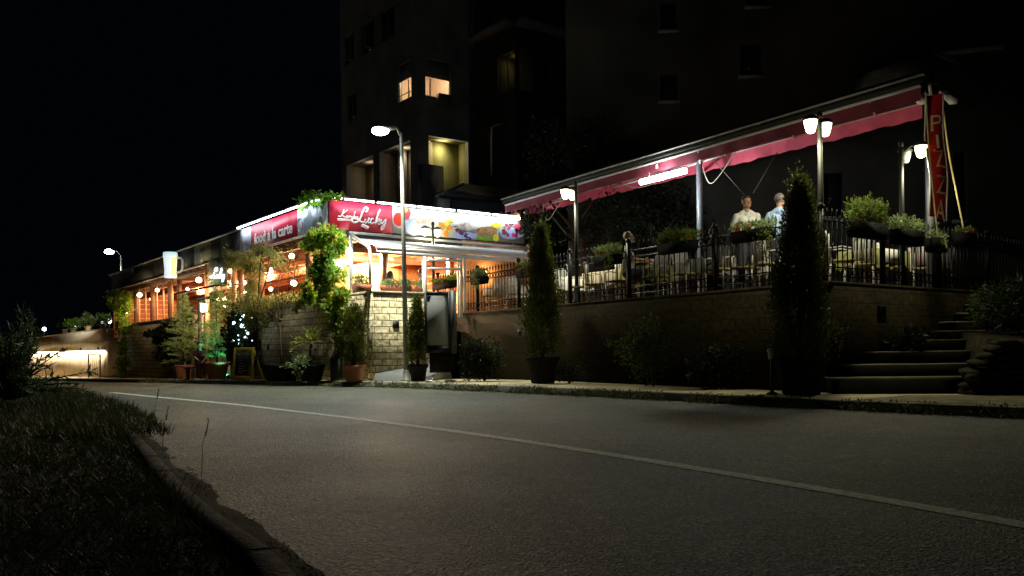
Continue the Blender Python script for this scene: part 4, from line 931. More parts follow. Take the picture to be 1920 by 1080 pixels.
# dark building on the right
pd = P(1300, 300, 27); DLn = Line(pd.x, pd.y, 1, -.10)
db = thing('background_building', (pd.x, pd.y, 0), 'nearly unlit plastered house behind the terrace with black window openings', 'house')
def hh(x0, y0, x1, y1): return hole(DLn, x0, y0, x1, y1)
hs = [hh(1388, 82, 1428, 140), hh(1238, 140, 1270, 188), hh(1545, 325, 1582, 405), hh(1788, 285, 1815, 412), hh(1238, 5, 1268, 55), hh(1400, -60, 1440, 10)]
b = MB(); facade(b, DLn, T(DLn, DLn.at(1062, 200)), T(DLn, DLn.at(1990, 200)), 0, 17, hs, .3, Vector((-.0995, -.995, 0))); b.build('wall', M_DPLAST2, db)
for h in hs:
    b = MB(); b.slab(DLn.m(h[0]), DLn.m(h[1]), h[2], h[3], (.02, .2, 0), (.03, .26, 0)); b.build('window', M_DGLASS, db)
    b = MB(); b.slab(DLn.m(h[0] - .08), DLn.m(h[1] + .08), h[2] - .1, h[2] - .001, (0, -.08, 0), (0, .1, 0)); b.build('window_sill', M_DPLAST, db)
a, c = P(1628, 150, 25.3), P(1742, 120, 24.9)
b = MB(); z1 = P(1740, 102, 25).z; z0 = P(1740, 158, 25).z; b.hexa([(a.x, a.y, z0), (c.x, c.y, z0), (c.x, c.y + 1, z0), (a.x, a.y + 1, z0), (a.x, a.y, z1 - .4), (c.x, c.y, z1), (c.x, c.y + 1, z1), (a.x, a.y + 1, z1 - .4)]); b.build('balcony_parapet', mat('pale_parapet', (.22, .22, .21), .9, var=.2), db)
b = MB(); b.beam(P(1760, 102, 25), P(1882, 88, 23.5), .1, .12); b.beam(P(1745, 98, 25), P(1800, 120, 24.5), .06, .05); b.build('roof_edge', mat('pale_parapet', (.2, .2, .2), .9), db)

# ================================================================== TERRACE AWNING
n0, f0 = P(1735, 150, 15.2), P(1729, 200, 17.1)
NL, FL = Line(n0.x, n0.y, *TD), Line(f0.x, f0.y, *TD)
ta = thing('terrace_awning', NL.m(2), 'long double awning with maroon valances over the terrace, hung on grey posts', 'awning')
def ln2(line, a, c, off=Vector((0, 0, 0))): return line.at(*a) + off, line.at(*c) + off
a, c = ln2(NL, (1733, 139), (940, 374)); b = MB(); b.beam(a, c, .08, .035); b.build('top_rail', M_GUT, ta)
fa, fc = ln2(FL, (1727, 178), (983, 384))
mid_a, mid_c = (a + fa) / 2 + Vector((0, 0, .25)), (c + fc) / 2 + Vector((0, 0, .25))
b = MB(); b.hexa([a, mid_a, mid_c, c] + [q + Vector((0, 0, .03)) for q in (a, mid_a, mid_c, c)]); b.hexa([mid_a, fa, fc, mid_c] + [q + Vector((0, 0, .03)) for q in (mid_a, fa, fc, mid_c)]); b.build('roof_cover', M_ROOF, ta)
b = MB(); a2, c2 = ln2(NL, (1729, 150), (943, 379)); b.beam(a2, c2, .05, .1); b.build('cassette', M_ROOF, ta)
a1, c1 = ln2(NL, (1726, 161), (947, 385)); b = MB(); b.beam(a1, c1, .06, .055); b.build('near_front_bar', M_WHITE, ta)
def valance(A, B, drop, m, name, amp=.02):
    b = MB(); n = 90; ps = []
    for i in range(n + 1):
        p = A.lerp(B, i / n); o = outL(amp * math.sin(i * 1.3) + amp * .6 * math.sin(i * .37))
        d = drop * (1 + .04 * math.sin(i * 2.1) + .03 * math.sin(i * .7)); ps += [p, p + o * .5 - Vector((0, 0, d / 2)), p + o - Vector((0, 0, d))]
    i0 = b.pts(ps)
    for i in range(n):
        for k in range(2): q = i0 + i * 3 + k; b.face(q, q + 3, q + 4, q + 1)
    return b.build(name, m, ta, smooth=True)
valance(a1 - Vector((0, 0, .02)), c1 - Vector((0, 0, .02)), .24, M_MAROON, 'near_valance')
a3, c3 = ln2(FL, (1729, 193), (983, 389)); b = MB(); b.beam(a3, c3, .06, .05); b.build('far_front_bar', M_WHITE, ta)
valance(a3 - Vector((0, 0, .02)), c3 - Vector((0, 0, .02)), .29, M_LITMAR, 'far_valance', .03)
# fabric sheets between bars and cassette: deep red undersides
b = MB(); b.hexa([a1, a3, c3, c1] + [q + Vector((0, 0, .012)) for q in (a1, a3, c3, c1)]); b.build('fabric', M_MAROON, ta)
M_L = Line((NL.x + FL.x) / 2, (NL.y + FL.y) / 2, *TD)
for px, w_ in ((1313, .13), (966, .14), (1748, .13)):
    q = M_L.at(px, 400); zt_ = a1.z - .3
    b = MB(); b.slab(q - Vector((w_ / 2, 0, 0)), q + Vector((w_ / 2, 0, 0)), 1.93, zt_ + .25, (0, 0, 0), (0, w_, 0)); b.build('post', M_GREYP, ta)
    b = MB(); qa, qf = NL.at(px - 3, 300), FL.at(px + 3, 300); qa.z = qf.z = a1.z - .06; b.beam(qa, qf, .05, .07); b.build('cross_arm', M_WHITE, ta)
    if px == 1748:
        for s_ in (-.28, .0, .3):
            b = MB(); b.beam(q + Vector((s_, -.25, zt_ + .15 - q.z)), q + Vector((s_ + .1, .35, zt_ + .55 - q.z)), .14, .1); b.build('end_bracket', M_WHITE, ta)
        b = MB(); b.path([q + Vector((-.35, 0, zt_ + .45 - q.z)), q + Vector((0, -.1, zt_ + .6 - q.z)), q + Vector((.4, 0, zt_ + .35 - q.z))], .07, 8); b.build('gearbox', M_DKMET, ta)
for i in range(7):
    q0 = NL.m(T(NL, a1) + (T(NL, c1) - T(NL, a1)) * (i + .5) / 7); q1 = FL.m(T(FL, a3) + (T(FL, c3) - T(FL, a3)) * (i + .5) / 7)
    b = MB(); b.beam((q0.x, q0.y, a1.z - .03), (q1.x, q1.y, a3.z - .02), .03, .05); b.build('folding_arm', M_WHITE, ta)
for x0, y0, x1, y1 in ((1018, 386, 1066, 372), (1150, 352, 1200, 338), (1290, 312, 1350, 293)):
    b = MB(); b.beam(M_L.at(x0, y0), M_L.at(x1, y1), .03, .03); b.build('support_bar', M_WHITE, ta)
# fluorescent tube under the awning
TLn = NL.off(.16); q0, q1 = TLn.at(1202, 334), TLn.at(1285, 328); q0.z = q1.z = (q0.z + q1.z) / 2
ft = thing('fluorescent_tube', (q0 + q1) / 2, 'bright white fluorescent tube hanging under the maroon awning', 'tube light')
b = MB(); b.tube(q0, q1, .075, n=12); b.build('tube', emat('fluoro_white', (.92, 1, .96), 14), ft)
mid = (q0 + q1) / 2; b = MB(); t_ = TLn.at(1231, 305); b.tube((t_.x, t_.y, t_.z), (t_.x, t_.y, t_.z - .14), .03); b.tube((q0 * .8 + q1 * .2) + Vector((0, 0, .05)), (q0 * .8 + q1 * .2) + Vector((0, 0, .2)), .006); b.build('hanger', M_WHITE, ft)
L_ = (q1 - q0).length; e_ = lamp('tube_emitter', mid + Vector((0, 0, -.08)), POW['awning_tube'] * 1.15, (.92, 1, .97), ft, r=.1)
b_ = lamp('tube_emitter', mid + Vector((0, 0, .12)), POW['awning_tube'] * .12, (.92, 1, .97), ft, r=.1)
pl_ = M_L.at(975, 408) + Vector((-.1, -.2, 0)); t = thing('post_lamp', pl_, 'small bright lamp with an orange top clamped to the far awning post', 'lamp')
b = MB(); b.box(pl_.x - .1, pl_.x + .1, pl_.y - .08, pl_.y + .08, pl_.z, pl_.z + .12); b.build('box', mat('orange_box', (.7, .3, .12), .6, emit=(1, .4, .15), estr=.3), t)
b = MB(); b.ball(pl_ - Vector((0, 0, .06)), .09, sc=(1.3, 1, .6)); b.build('glow', M_GLOWW, t); lamp('bulb', pl_ - Vector((0.02, .15, .1)), 12, (.85, .95, 1), t)
# ropes, crank rods and stays
def rope(name, pts, label, m, r=.012, cat='rope', group=None):
    mb = MB(); mb.path(pts, r, 6); o = mb.build(name, m, origin=pts[0]); tag(o, label, cat, group); return o
M_ROPE = mat('pale_rope', (.6, .58, .48), .8, var=.1); M_YROPE = mat('yellow_rope', (.50, .45, .20), .8, var=.2)
ml_ = lambda *q: M_L.at(*q)
cat_ = lambda ps, n=6: [Vector(v) for v in [tuple(a + (b_ - a) * k / n for a, b_ in zip(p, q)) for p, q in zip(ps, ps[1:]) for k in range(n)] + [ps[-1]]]
def curve3(ps): 
    xs = [smooth([(p[0], p[1]) for p in ps]), smooth([(p[0], p[2]) for p in ps])]
    return [Vector((a[0], a[1], c[1])) for a, c in zip(*xs)]
rope('rope', curve3([ml_(1018, 385), ml_(1021, 402), ml_(1027, 413), ml_(1038, 400), ml_(1053, 373)]), 'slack pale rope looping under the left end of the maroon awning', M_ROPE)
rope('rope', curve3([ml_(1318, 313), ml_(1324, 333), ml_(1334, 344), ml_(1352, 325), ml_(1379, 285)]), 'slack pale rope looping beside the middle awning post', M_ROPE)
rope('rope', curve3([ml_(1172, 347), ml_(1185, 351), ml_(1205, 351), ml_(1230, 342)]), 'thin pale rope sagging left of the fluorescent tube', M_ROPE, .008)
rope('stay_cable', [ml_(1337, 300), ml_(1397, 366)], 'dark stay wire slanting down to the left of the standing man', M_GALV, .012, 'stay wire')
rope('stay_cable', [ml_(1457, 285), ml_(1413, 362)], 'dark stay wire slanting down to the right of the standing man', M_GALV, .010, 'stay wire')
rope('stay_cable', [ml_(1030, 397), ml_(1062, 441)], 'stay wire slanting down behind the left lantern post', M_GALV, .012, 'stay wire')
rope('crank_rod', [M_L.at(953, 398) + outL(.3), M_L.at(954, 504) + outL(.3)], 'white crank rod hanging left of the far awning post', M_WHITE, .018, 'crank rod')
rope('crank_rod', [M_L.at(973, 395) + outL(.3), M_L.at(975, 470) + outL(.3)], 'white crank rod hanging right of the far awning post', M_WHITE, .018, 'crank rod')
q = lambda x, y, z=14.9: P(x, y, z)
rope('rope', curve3([q(1736, 172), q(1741, 262), q(1748, 340), q(1757, 428), q(1760, 443), q(1771, 447), q(1776, 466)]), 'yellow rope hanging down the left side of the red banner', M_YROPE, .017)
rope('rope', curve3([q(1769, 205, 15.6), q(1778, 280, 15.6), q(1791, 350, 15.6), q(1808, 434, 15.6)]), 'yellow rope slanting right of the red banner to a flower box', M_YROPE, .017)
# hanging PIZZA banner
bz = 15.15; tl_, tr_, bl_, br_ = P(1733, 178, bz), P(1767, 176, bz + .05), P(1745, 404, bz), P(1777, 414, bz + .05)
pb_ = thing('hanging_banner', (tl_ + tr_) / 2, 'long narrow red banner with PIZZA in stacked letters at the awning end', 'banner')
def bp(u_, v_): return tl_.lerp(tr_, u_).lerp(bl_.lerp(br_, u_), v_) + Vector(((.5 - u_) * .05 * max(0, 1 - v_ * 3.2) + .012 * math.sin(v_ * 11 + u_), .04 * math.sin(v_ * 7) + .04 * math.sin(u_ * 5 + v_ * 3) * (1.2 - v_), 0))
b = MB(); NU, NV = 4, 24; i0 = b.pts([bp(i / NU, j / NV) for j in range(NV + 1) for i in range(NU + 1)] + [bp(i / NU, j / NV) + Vector((0, .012, 0)) for j in range(NV + 1) for i in range(NU + 1)])
M_BANR = mat('banner_red', (.50, .015, .02), .6, var=.1)
o2 = (NV + 1) * (NU + 1)
for j in range(NV):
    for i in range(NU):
        k = i0 + j * (NU + 1) + i; b.face(k, k + NU + 1, k + NU + 2, k + 1); b.face(k + o2, k + o2 + 1, k + o2 + NU + 2, k + o2 + NU + 1)
b.build('cloth', M_BANR, pb_)
b = MB()
for u_ in (.0, 1.0): b.path([bp(u_, v_ / 12) + Vector((0, -.01, 0)) for v_ in range(13)], .014, 5)
b.build('hem', M_WHITE, pb_)
M_BL = mat('banner_letters', (.75, .62, .35), .6, var=.05)
for ch, v0, hgt in (('P', .23, .13), ('I', .38, .11), ('Z', .52, .145), ('Z', .73, .145), ('A', .93, .165)):
    tm = text_mesh(ch, 1.0, lambda x, y, z: (x, y, z), bold=-.005)
    ys = [v[1] for v in tm.v]; xs = [v[0] for v in tm.v]; w_ = .55 if ch != 'I' else .14
    tm.v = [tuple(bp(.62 + (v[0] - (min(xs) + max(xs)) / 2) / max(.01, max(xs) - min(xs)) * w_, v0 + hgt / 2 - (v[1] - min(ys)) / (max(ys) - min(ys)) * hgt) + Vector((0, -.012 - v[2], 0))) for v in tm.v]
    tm.build('letter', M_BL, pb_)

# ================================================================== IRON RAILING
def railing(line, t0, t1, posts, label, inward, skip=()):
    a0 = line.m(t0); th_ = thing('iron_railing', line.m((t0 + t1) / 2, 1.93), label, 'railing'); d = Vector((line.dx, line.dy, 0)) * (1 if t1 > t0 else -1); L_ = abs(t1 - t0)
    o = inward * .18; base = line.m(t0) + o; ks = [0] + posts + [L_]
    for k in posts + [0.03, L_ - .03]:
        b = MB(); p = base + d * k; b.slab(p - d * .035, p + d * .035, 1.93, 3.12, inward * -.035, inward * .035); b.ball((p.x, p.y, 3.17), .06, 8, 6); b.build('post', M_BLACK, th_)
    for u_, v_ in zip(ks, ks[1:]):
        b = MB()
        for z, h_ in ((2.04, .022), (2.19, .022), (2.81, .022), (2.95, .026)): b.beam(base + d * u_ + Vector((0, 0, z)), base + d * v_ + Vector((0, 0, z)), .03, h_)
        n = int((v_ - u_) / .145)
        for i in range(n):
            p = base + d * (u_ + (i + .5) * (v_ - u_) / n)
            b.box(p.x - .009, p.x + .009, p.y - .009, p.y + .009, 1.94, 3.02)
            b.lathe((p.x, p.y, 3.02), [(.01, 0), (.026, .02), (.012, .035), (.028, .06), (.004, .14)], 6)
            if i < n - 1:
                q = p + d * ((v_ - u_) / n / 2); 
                for z in (2.115, 2.88): b.torus((q.x, q.y, z), .05, .009, d, n=10, m=4)
        b.build('panel', M_BLACK, th_)
    return th_
LT = T(T1, T1.at(812, 650))
railing(T1, .2, LT, [2.4, 4.9, 7.0, 9.2, 11.3], 'black iron railing with spear tips along the street edge of the terrace', Vector((.801, .599, 0)))
railing(T2, .05, 8.0, [1.9, 3.9, 5.9], 'black iron railing with spear tips along the side above the steps', Vector((-.599, .801, 0)))

# ================================================================== PLANTS
def rnd(n, a=0, b=1): return RNG.uniform(a, b, n)
def unit(n): v = RNG.normal(size=(n, 3)); return v / np.linalg.norm(v, axis=1)[:, None]
def pot_round(t, c, r, h, m, rim=.04):
    b = MB(); b.lathe(c, [(r * .68, 0), (r * .72, .02), (r * .95, h - .09), (r * 1.04, h - .085), (r * 1.08, h - .02), (r * 1.08, h), (r * .96, h), (r * .94, h - .05), (.0, h - .05)], 22); b.build('pot', m, t, smooth=False)
def pot_square(t, c, r, h, m, rot=.6):
    b = MB(); b.lathe(c, [(r * .8, 0), (r * 1.1, h - .08), (r * 1.2, h - .08), (r * 1.2, h), (r * 1.05, h), (r * 1.0, h - .05), (0, h - .05)], 4, rot=rot); b.build('pot', m, t)
def column_tree(c, r, h, n, m, label, pot=None, L=.10, Wd=.035, top=.75, name='column_tree', cat='column tree', lean=0):
    c = Vector(c); t = thing(name, c, label, cat); ph = 0
    if pot: (pot_round if pot[0] == 'r' else pot_square)(t, c, pot[1], pot[2], pot[3]); ph = pot[2] - .05
    b = MB(); b.tube(c + Vector((0, 0, ph)), c + Vector((lean, 0, h * .8)), .05, .015, 8); b.build('trunk', M_TRUNK, t)
    u = rnd(n) ** .9; z = ph + .12 + u * (h - ph - .12); a = rnd(n, 0, 6.283)
    lump = 1 + .18 * np.sin(a * 3 + z * 4 + c.x) + .14 * np.sin(a * 5 - z * 9) + .12 * np.sin(z * 21 + a * 4) + .10 * np.sin(a * 11 + z * 31)
    prof = np.where(u < .12, .75 + u * 2, 1.0) * (1 - u ** 1.5) ** top
    R_ = r * prof * lump * np.sqrt(rnd(n, .25, 1)); x, y = R_ * np.cos(a), R_ * np.sin(a)
    nt_ = max(60, int(n / 90)); ti = RNG.integers(0, n, nt_); pick = RNG.integers(0, nt_, n); mk = rnd(n) < .62; dd_ = [x[ti][pick], y[ti][pick], z[ti][pick]]; jj = RNG.normal(size=(n, 3)) * np.array([r * .13, r * .13, r * .3])
    k_ = 1 + .16 * RNG.normal(size=nt_)[pick]
    x = np.where(mk, dd_[0] * k_ + jj[:, 0], x * .86); y = np.where(mk, dd_[1] * k_ + jj[:, 1], y * .86); z = np.where(mk, dd_[2] + jj[:, 2], z); z = np.maximum(z, ph + .05); a = np.arctan2(y, x)
    d = np.stack([np.cos(a) * .55, np.sin(a) * .55, np.full(n, .8)], 1) + RNG.normal(size=(n, 3)) * .28
    b = MB(); b.use(m); b.leaf(np.stack([c.x + x + lean * u, c.y + y, c.z + z], 1), d, L, Wd); b.build('foliage', m, t)
    return t
def fir(c, r, h, n, m, label, pot):
    c = Vector(c); t = thing('potted_conifer', c, label, 'potted conifer'); pot_round(t, c, *pot); ph = pot[1] - .05
    b = MB(); b.tube(c + Vector((0, 0, ph)), c + Vector((0, 0, h)), .035, .008, 8); b.build('trunk', M_TRUNK, t)
    C_, D_ = [], []
    for k in range(n):
        u = random.random() ** .85; z = ph + .1 + u * (h - ph - .15); ln_ = r * (1 - u) ** .8 * random.uniform(.55, 1.15) + .06; a = random.uniform(0, 6.283)
        m_ = int(10 + ln_ * 45); s = rnd(m_) ** .6 * ln_; up = random.uniform(.1, .5)
        px_, py_ = np.cos(a) * s, np.sin(a) * s; pz = z + s * up - s * s * .25
        C_.append(np.stack([c.x + px_, c.y + py_, c.z + pz], 1) + RNG.normal(size=(m_, 3)) * .018)
        D_.append(np.stack([np.full(m_, math.cos(a) * .7), np.full(m_, math.sin(a) * .7), np.full(m_, .35)], 1) + RNG.normal(size=(m_, 3)) * .35)
    b = MB(); b.use(m); b.leaf(np.concatenate(C_), np.concatenate(D_), .085, .02); b.build('foliage', m, t); return t
def cloud(mb, m, c, r, n, L, Wd, up=.2, dens=.35):       # uneven clump of leaves
    c = np.array(c); v = unit(n); rr = rnd(n, dens, 1) ** .5; lump = 1 + .25 * np.sin(v[:, 0] * 5 + c[0] * 3) + .2 * np.sin(v[:, 2] * 7 + c[1] * 5) + .15 * np.sin(v[:, 1] * 11)
    p = c + v * (rr * lump)[:, None] * np.array(r); d = v * .8 + RNG.normal(size=(n, 3)) * .6; d[:, 2] += up
    mb.use(m); mb.leaf(p, d, L, Wd)
def plane_pt(line, px, py, off=0):
    ln = line.off(off) if line in (F1, W1, T1) else line.off(-off); return ln.at(px, py)
def climber(name, label, line, blobs, m, L, Wd, stems, off=.12, cat='climbing plant', m2=None, frac=.0):
    ps = [(plane_pt(line, px, py, off), rx, rz, n) for px, py, rx, rz, n in blobs]; t = thing(name, (ps[-1][0].x, ps[-1][0].y, ps[-1][0].z), label, cat)
    b = MB(); du = Vector((line.dx, line.dy, 0)); q_ = []
    for p, rx, rz, n in ps:
        for k in range(5): q_.append((p + du * random.uniform(-1, 1) * rx + Vector((random.uniform(-.1, .1), random.uniform(-.15, .1), random.uniform(-1, 1) * rz)), rx * random.uniform(.3, .62), rz * random.uniform(.3, .62), n // 5))
        for k in range(2):
            o = p + du * random.uniform(-1.1, 1.1) * rx - Vector((0, .1, 0)); sl = random.uniform(-.35, .35); hl = random.uniform(.4, 1.0) * rz * 1.8
            s_ = rnd(int(n * .07)) [:, None]; b.use(m); b.leaf(np.array(o) + np.array((sl * hl, 0, -hl)) * s_ + RNG.normal(size=(len(s_), 3)) * .03, RNG.normal(size=(len(s_), 3)) * .6 + np.array((0, -.2, -.7)), L, Wd)
    for p, rx, rz, n in q_:
        cloud(b, m, p, (rx, .28, rz), int(n * (1 - frac)), L, Wd, up=-.5)
        if m2: cloud(b, m2, p, (rx, .28, rz), int(n * frac), L, Wd, up=-.5)
    b.build('foliage', None, t); b = MB()
    for s in stems: b.path(curve3([plane_pt(line, x, y, off) for x, y in s]), .022, 5)
    b.build('stem', M_TRUNK, t); return t

# potted plants along the pavement (px, base py, depth)
def gp_(px, py, Z, dz=0): p = P(px, py, Z); p.z = zg(p.x, p.y) + .135 + dz; return p
column_tree(gp_(664, 711, 21.6), .32, 1.85, 12000, M_THUJA, 'bushy column tree in a terracotta pot at the corner of the left stone wall', ('s', .27, .42, M_TERRA), .07, .024, .35)
column_tree(gp_(784, 712, 20.9), .31, 1.95, 12000, M_THUJA, 'small cone tree in a dark pot between the street lamp and the menu board', ('r', .24, .42, M_DPOT), .065, .022, .9)
fir(gp_(345, 711, 33.2), .85, 3.4, 230, M_FIR, 'conifer in a small round terracotta pot, left of the entrance', (.33, .55, M_TERRA))
fir(gp_(407, 711, 31.2), .80, 3.35, 260, M_FIR, 'conifer lit green in a wide terracotta pot, right of the entrance', (.44, .62, M_TERRA))
column_tree(gp_(1018, 717, 18.6), .40, 3.35, 24000, M_THUJA, 'tall column tree in a black pot before the terrace wall, reaching the awning', ('r', .36, .58, M_DPOT), .075, .022, .75)
column_tree(gp_(1503, 735, 13.2), .46, 3.2, 26000, M_THUJA, 'tallest dark column tree, in a black pot near the terrace corner', ('r', .40, .55, M_DPOT), .075, .022, .85)
t = column_tree(gp_(456, 711, 28.5), .55, 2.5, 4200, M_DKLEAF, 'dark leafy bush with lights glinting through it behind the yellow chalkboard', ('r', .3, .4, M_DPOT), .16, .08, .4, name='potted_bush', cat='bush')
p = gp_(452, 640, 28.9)
t = thing('string_lights', (p.x, p.y, p.z + 1.4), 'tangle of small cold white string lights inside the dark bush', 'string lights')
b = MB()
for i in range(34): b.ball(P(random.uniform(434, 473), random.uniform(592, 648), 28.15 + random.uniform(-.25, .3)), random.choice((.014, .022, .05)), 6, 4)
b.build('bulbs', emat('string_glow', (.72, .93, 1), 4), t)
b = MB(); b.path([P(random.uniform(436, 472), 592 + i * 3.4, 28.3) for i in range(17)], .006, 4); b.build('wire', M_DKMET, t); lamp('bulb', P(454, 615, 27.9), 5, (.7, .93, 1), t, r=.3)
gl = gp_(428, 709, 30.2); t = thing('green_spotlight', gl, 'small green spotlight on the ground beside the right conifer pot', 'spotlight')
b = MB(); b.ball(gl + Vector((0, 0, .1)), .07, 8, 6); b.tube(gl, gl + Vector((0, 0, .1)), .02); b.build('housing', M_DKMET, t)
b = MB(); b.ball(gl + Vector((-.03, .02, .14)), .045, 8, 6); b.build('lens', emat('green_glow', (.1, 1, .45), 5), t); lamp('bulb', gl + Vector((-.05, -.05, .2)), 330, (.12, 1, .5), t, r=.05, kind='SPOT', rot=aim((-.52, .8, 1.25), (1, 0, 0)), spot=rad(66))
# bare young tree
def bare_tree(c, h, label, pot):
    c = Vector(c); t = thing('young_tree', c, label, 'tree'); pot_square(t, c, *pot, rot=.2); b = MB(); z0 = c + Vector((0, 0, pot[1] - .05))
    tips = []
    def br(p, d, l, r, k):
        q = p + d * l; b.path([p, p.lerp(q, .5) + Vector((random.uniform(-.03, .03), random.uniform(-.03, .03), 0)), q], [r, r * .8, r * .6], 6)
        if k == 0: tips.append(q); return
        for _ in range(3 if k > 1 else 2): br(q, (d + Vector((random.uniform(-.6, .6), random.uniform(-.6, .6), random.uniform(-.05, .35)))).normalized(), l * random.uniform(.6, .8), r * .6, k - 1)
        tips.append(q)
    br(z0, Vector((-.03, 0, 1)), h * .42, .03, 3); b.build('trunk', M_TRUNK, t)
    b = MB(); b.use(M_OLIVE); C_ = np.concatenate([np.array(q)[None] + RNG.normal(size=(9, 3)) * .10 for q in tips]); b.leaf(C_, unit(len(C_)), .11, .045); b.build('foliage', M_OLIVE, t); return t
bare_tree(gp_(528, 709, 23.6), 2.9, 'thin sparse-leaved young tree in a wide dark box before the long stone wall', (.48, .48, M_DPOT))
def shrub(c, r, n, m, label, L=.1, Wd=.045, name='shrub'):
    c = Vector(c); t = thing(name, c, label, 'shrub'); b = MB()
    for k in range(5):
        a = random.uniform(0, 6.28); b.path([c, c + Vector((math.cos(a) * r[0] * .4, math.sin(a) * r[1] * .4, r[2] * .9))], [.02, .008], 5)
    b.build('stems', M_TRUNK, t); b = MB()
    for k in range(6): cloud(b, m, c + Vector((random.uniform(-.55, .55) * r[0], random.uniform(-.4, .4) * r[1], r[2] * random.uniform(.5, 1.1))), (r[0] * .55, r[1] * .6, r[2] * .5), n // 6, L, Wd)
    b.build('foliage', None, t); return t
# small palm with a bushy underplanting
def palm(c, h, label, nfr=26, L=.55, pot=(.36, .45), m=M_HERB, under=True):
    c = Vector(c); t = thing('small_palm', c, label, 'palm'); pot_round(t, c, *pot, M_DPOT); top = c + Vector((0, 0, h))
    b = MB(); b.tube(c + Vector((0, 0, pot[1] - .05)), top, .09, .05, 8); b.build('trunk', M_TRUNK, t)
    b = MB(); b.use(m)
    for k in range(nfr):
        a = random.uniform(0, 6.283); el = random.uniform(-.2, 1.2); d = Vector((math.cos(a) * math.cos(el), math.sin(a) * math.cos(el), math.sin(el)))
        n = 26; s = np.linspace(.15, 1, n)[:, None]; pts = np.array(top) + np.array(d) * s * L + np.array((0, 0, -1)) * (s ** 2) * L * .35
        side = np.array(d.cross(Vector((0, 0, 1))).normalized()) if abs(d.z) < .98 else np.array((1, 0, 0)); sg = np.where(np.arange(n) % 2 == 0, 1, -1)[:, None]
        b.leaf(pts, np.array(d) * .8 + side * sg * .6, L * .3, .02)
    b.build('fronds', m, t)
    if under: b = MB(); cloud(b, M_LAV, c + Vector((-.2, -.05, pot[1] - .02)), (.5, .4, .24), 700, .09, .04); b.build('trailing_leaves', None, t)
    return t
palm(gp_(584, 711, 23), 1.05, 'small palm with yellow-green fronds over a pot of trailing leaves', m=mat('palm_yellow_green', (.16, .17, .02), .5, var=.4))
shrub(gp_(908, 715, 20.3), (.62, .4, .72), 3600, M_DKLEAF, 'dark rounded shrub between the menu board and the tall column tree', .085, .035)
bx = gp_(632, 711, 22.6); t = thing('utility_box', bx, 'grey utility box with a dark pipe above it, left of the corner column tree', 'utility box')
b = MB(); b.box(bx.x - .16, bx.x + .1, bx.y - .1, bx.y + .14, bx.z, bx.z + .62); b.build('box', mat('box_grey', (.012, .012, .010), .7), t)
b = MB(); b.tube(bx + Vector((0, .05, .62)), bx + Vector((0, .05, 1.75)), .07, n=10); b.build('pipe', M_DKMET, t)
# shrubs low before the terrace wall, and the dark corner ones
p = T1.off(.45).at(1225, 700); p.z = .13; shrub(p, (.75, .35, .85), 2600, M_SHRUB, 'dim leafy shrub against the middle of the terrace wall', .085, .03)
p = T1.off(.5).at(1340, 700); p.z = .13; shrub(p, (.6, .35, .55), 1500, M_DKLEAF, 'nearly black low shrub at the terrace wall, right of the dim leafy one')
p = T2.off(-.5).at(1700, 640); p.z = .75; shrub(p, (.4, .3, .24), 900, M_DKLEAF, 'dark low plant growing against the side wall beside the steps')
p = P(1918, 660, 13.6); p.z = .9; shrub(p, (.72, .8, .7), 5000, M_DKLEAF, 'big loose shrub behind the dry-stone wall at the right edge', .13, .03)
p = P(1850, 580, 14.2); p.z = 1.1; shrub(p, (.22, .4, .45), 900, M_SHRUB, 'leafy shrub leaning over the right end of the top steps', .12, .03)
p = gp_(1068, 718, 18.3); shrub(p, (.35, .25, .28), 700, M_DKLEAF, 'small dark plant right of the tall column tree pot', .08, .03)
# garden bollard light
p = gp_(1448, 740, 13.3); t = thing('bollard_light', p, 'short unlit bollard light with a pale cap before the terrace wall', 'bollard light')
b = MB(); b.tube(p, p + Vector((0, 0, .55)), .03, n=10); b.lathe(p, [(.09, 0), (.09, .02), (.04, .04)], 12); b.build('stem', M_DKMET, t)
b = MB(); b.lathe(p + Vector((0, 0, .55)), [(.055, 0), (.06, .1), (.07, .11), (.07, .15), (.03, .17)], 14); b.build('cap', mat('pale_cap', (.5, .52, .52), .4), t)

# climbers
climber('climbing_vine', 'bright green vine tumbling over the corner of the left wall', F1,
        [(600, 446, .45, .2, 900), (582, 458, .4, .14, 500), (630, 450, .4, .3, 1100), (614, 472, .45, .35, 1300), (604, 505, .4, .35, 1300), (592, 545, .4, .28, 1100), (618, 540, .45, .45, 1600), (640, 580, .35, .5, 1400), (633, 620, .25, .4, 700), (608, 565, .4, .2, 500)],
        M_VINE, .11, .065, [[(640, 690), (638, 600), (625, 540), (612, 480), (590, 450)], [(640, 600), (600, 545), (575, 470)]], .32, m2=M_VINEY, frac=.28)
climber('climbing_vine', 'yellow-green vine hanging at the far left end of the roof', W1,
        [(222, 560, .5, .4, 900), (210, 555, .35, .3, 500), (234, 570, .4, .5, 900), (228, 595, .35, .6, 900), (232, 630, .35, 1.0, 900), (230, 675, .4, 1.0, 600)], M_VINE, .15, .09, [[(236, 705), (234, 620), (226, 560)]], .5, m2=M_VINEY, frac=.35)
climber('climbing_vine', 'sprig of vine leaves growing on the roof above the corner', F1,
        [(578, 372, .35, .16, 260), (600, 372, .5, .16, 260), (630, 364, .4, .08, 120), (570, 380, .25, .12, 120)], M_VINE, .14, .08, [[(560, 385), (590, 370), (625, 363), (655, 372)]], .05)
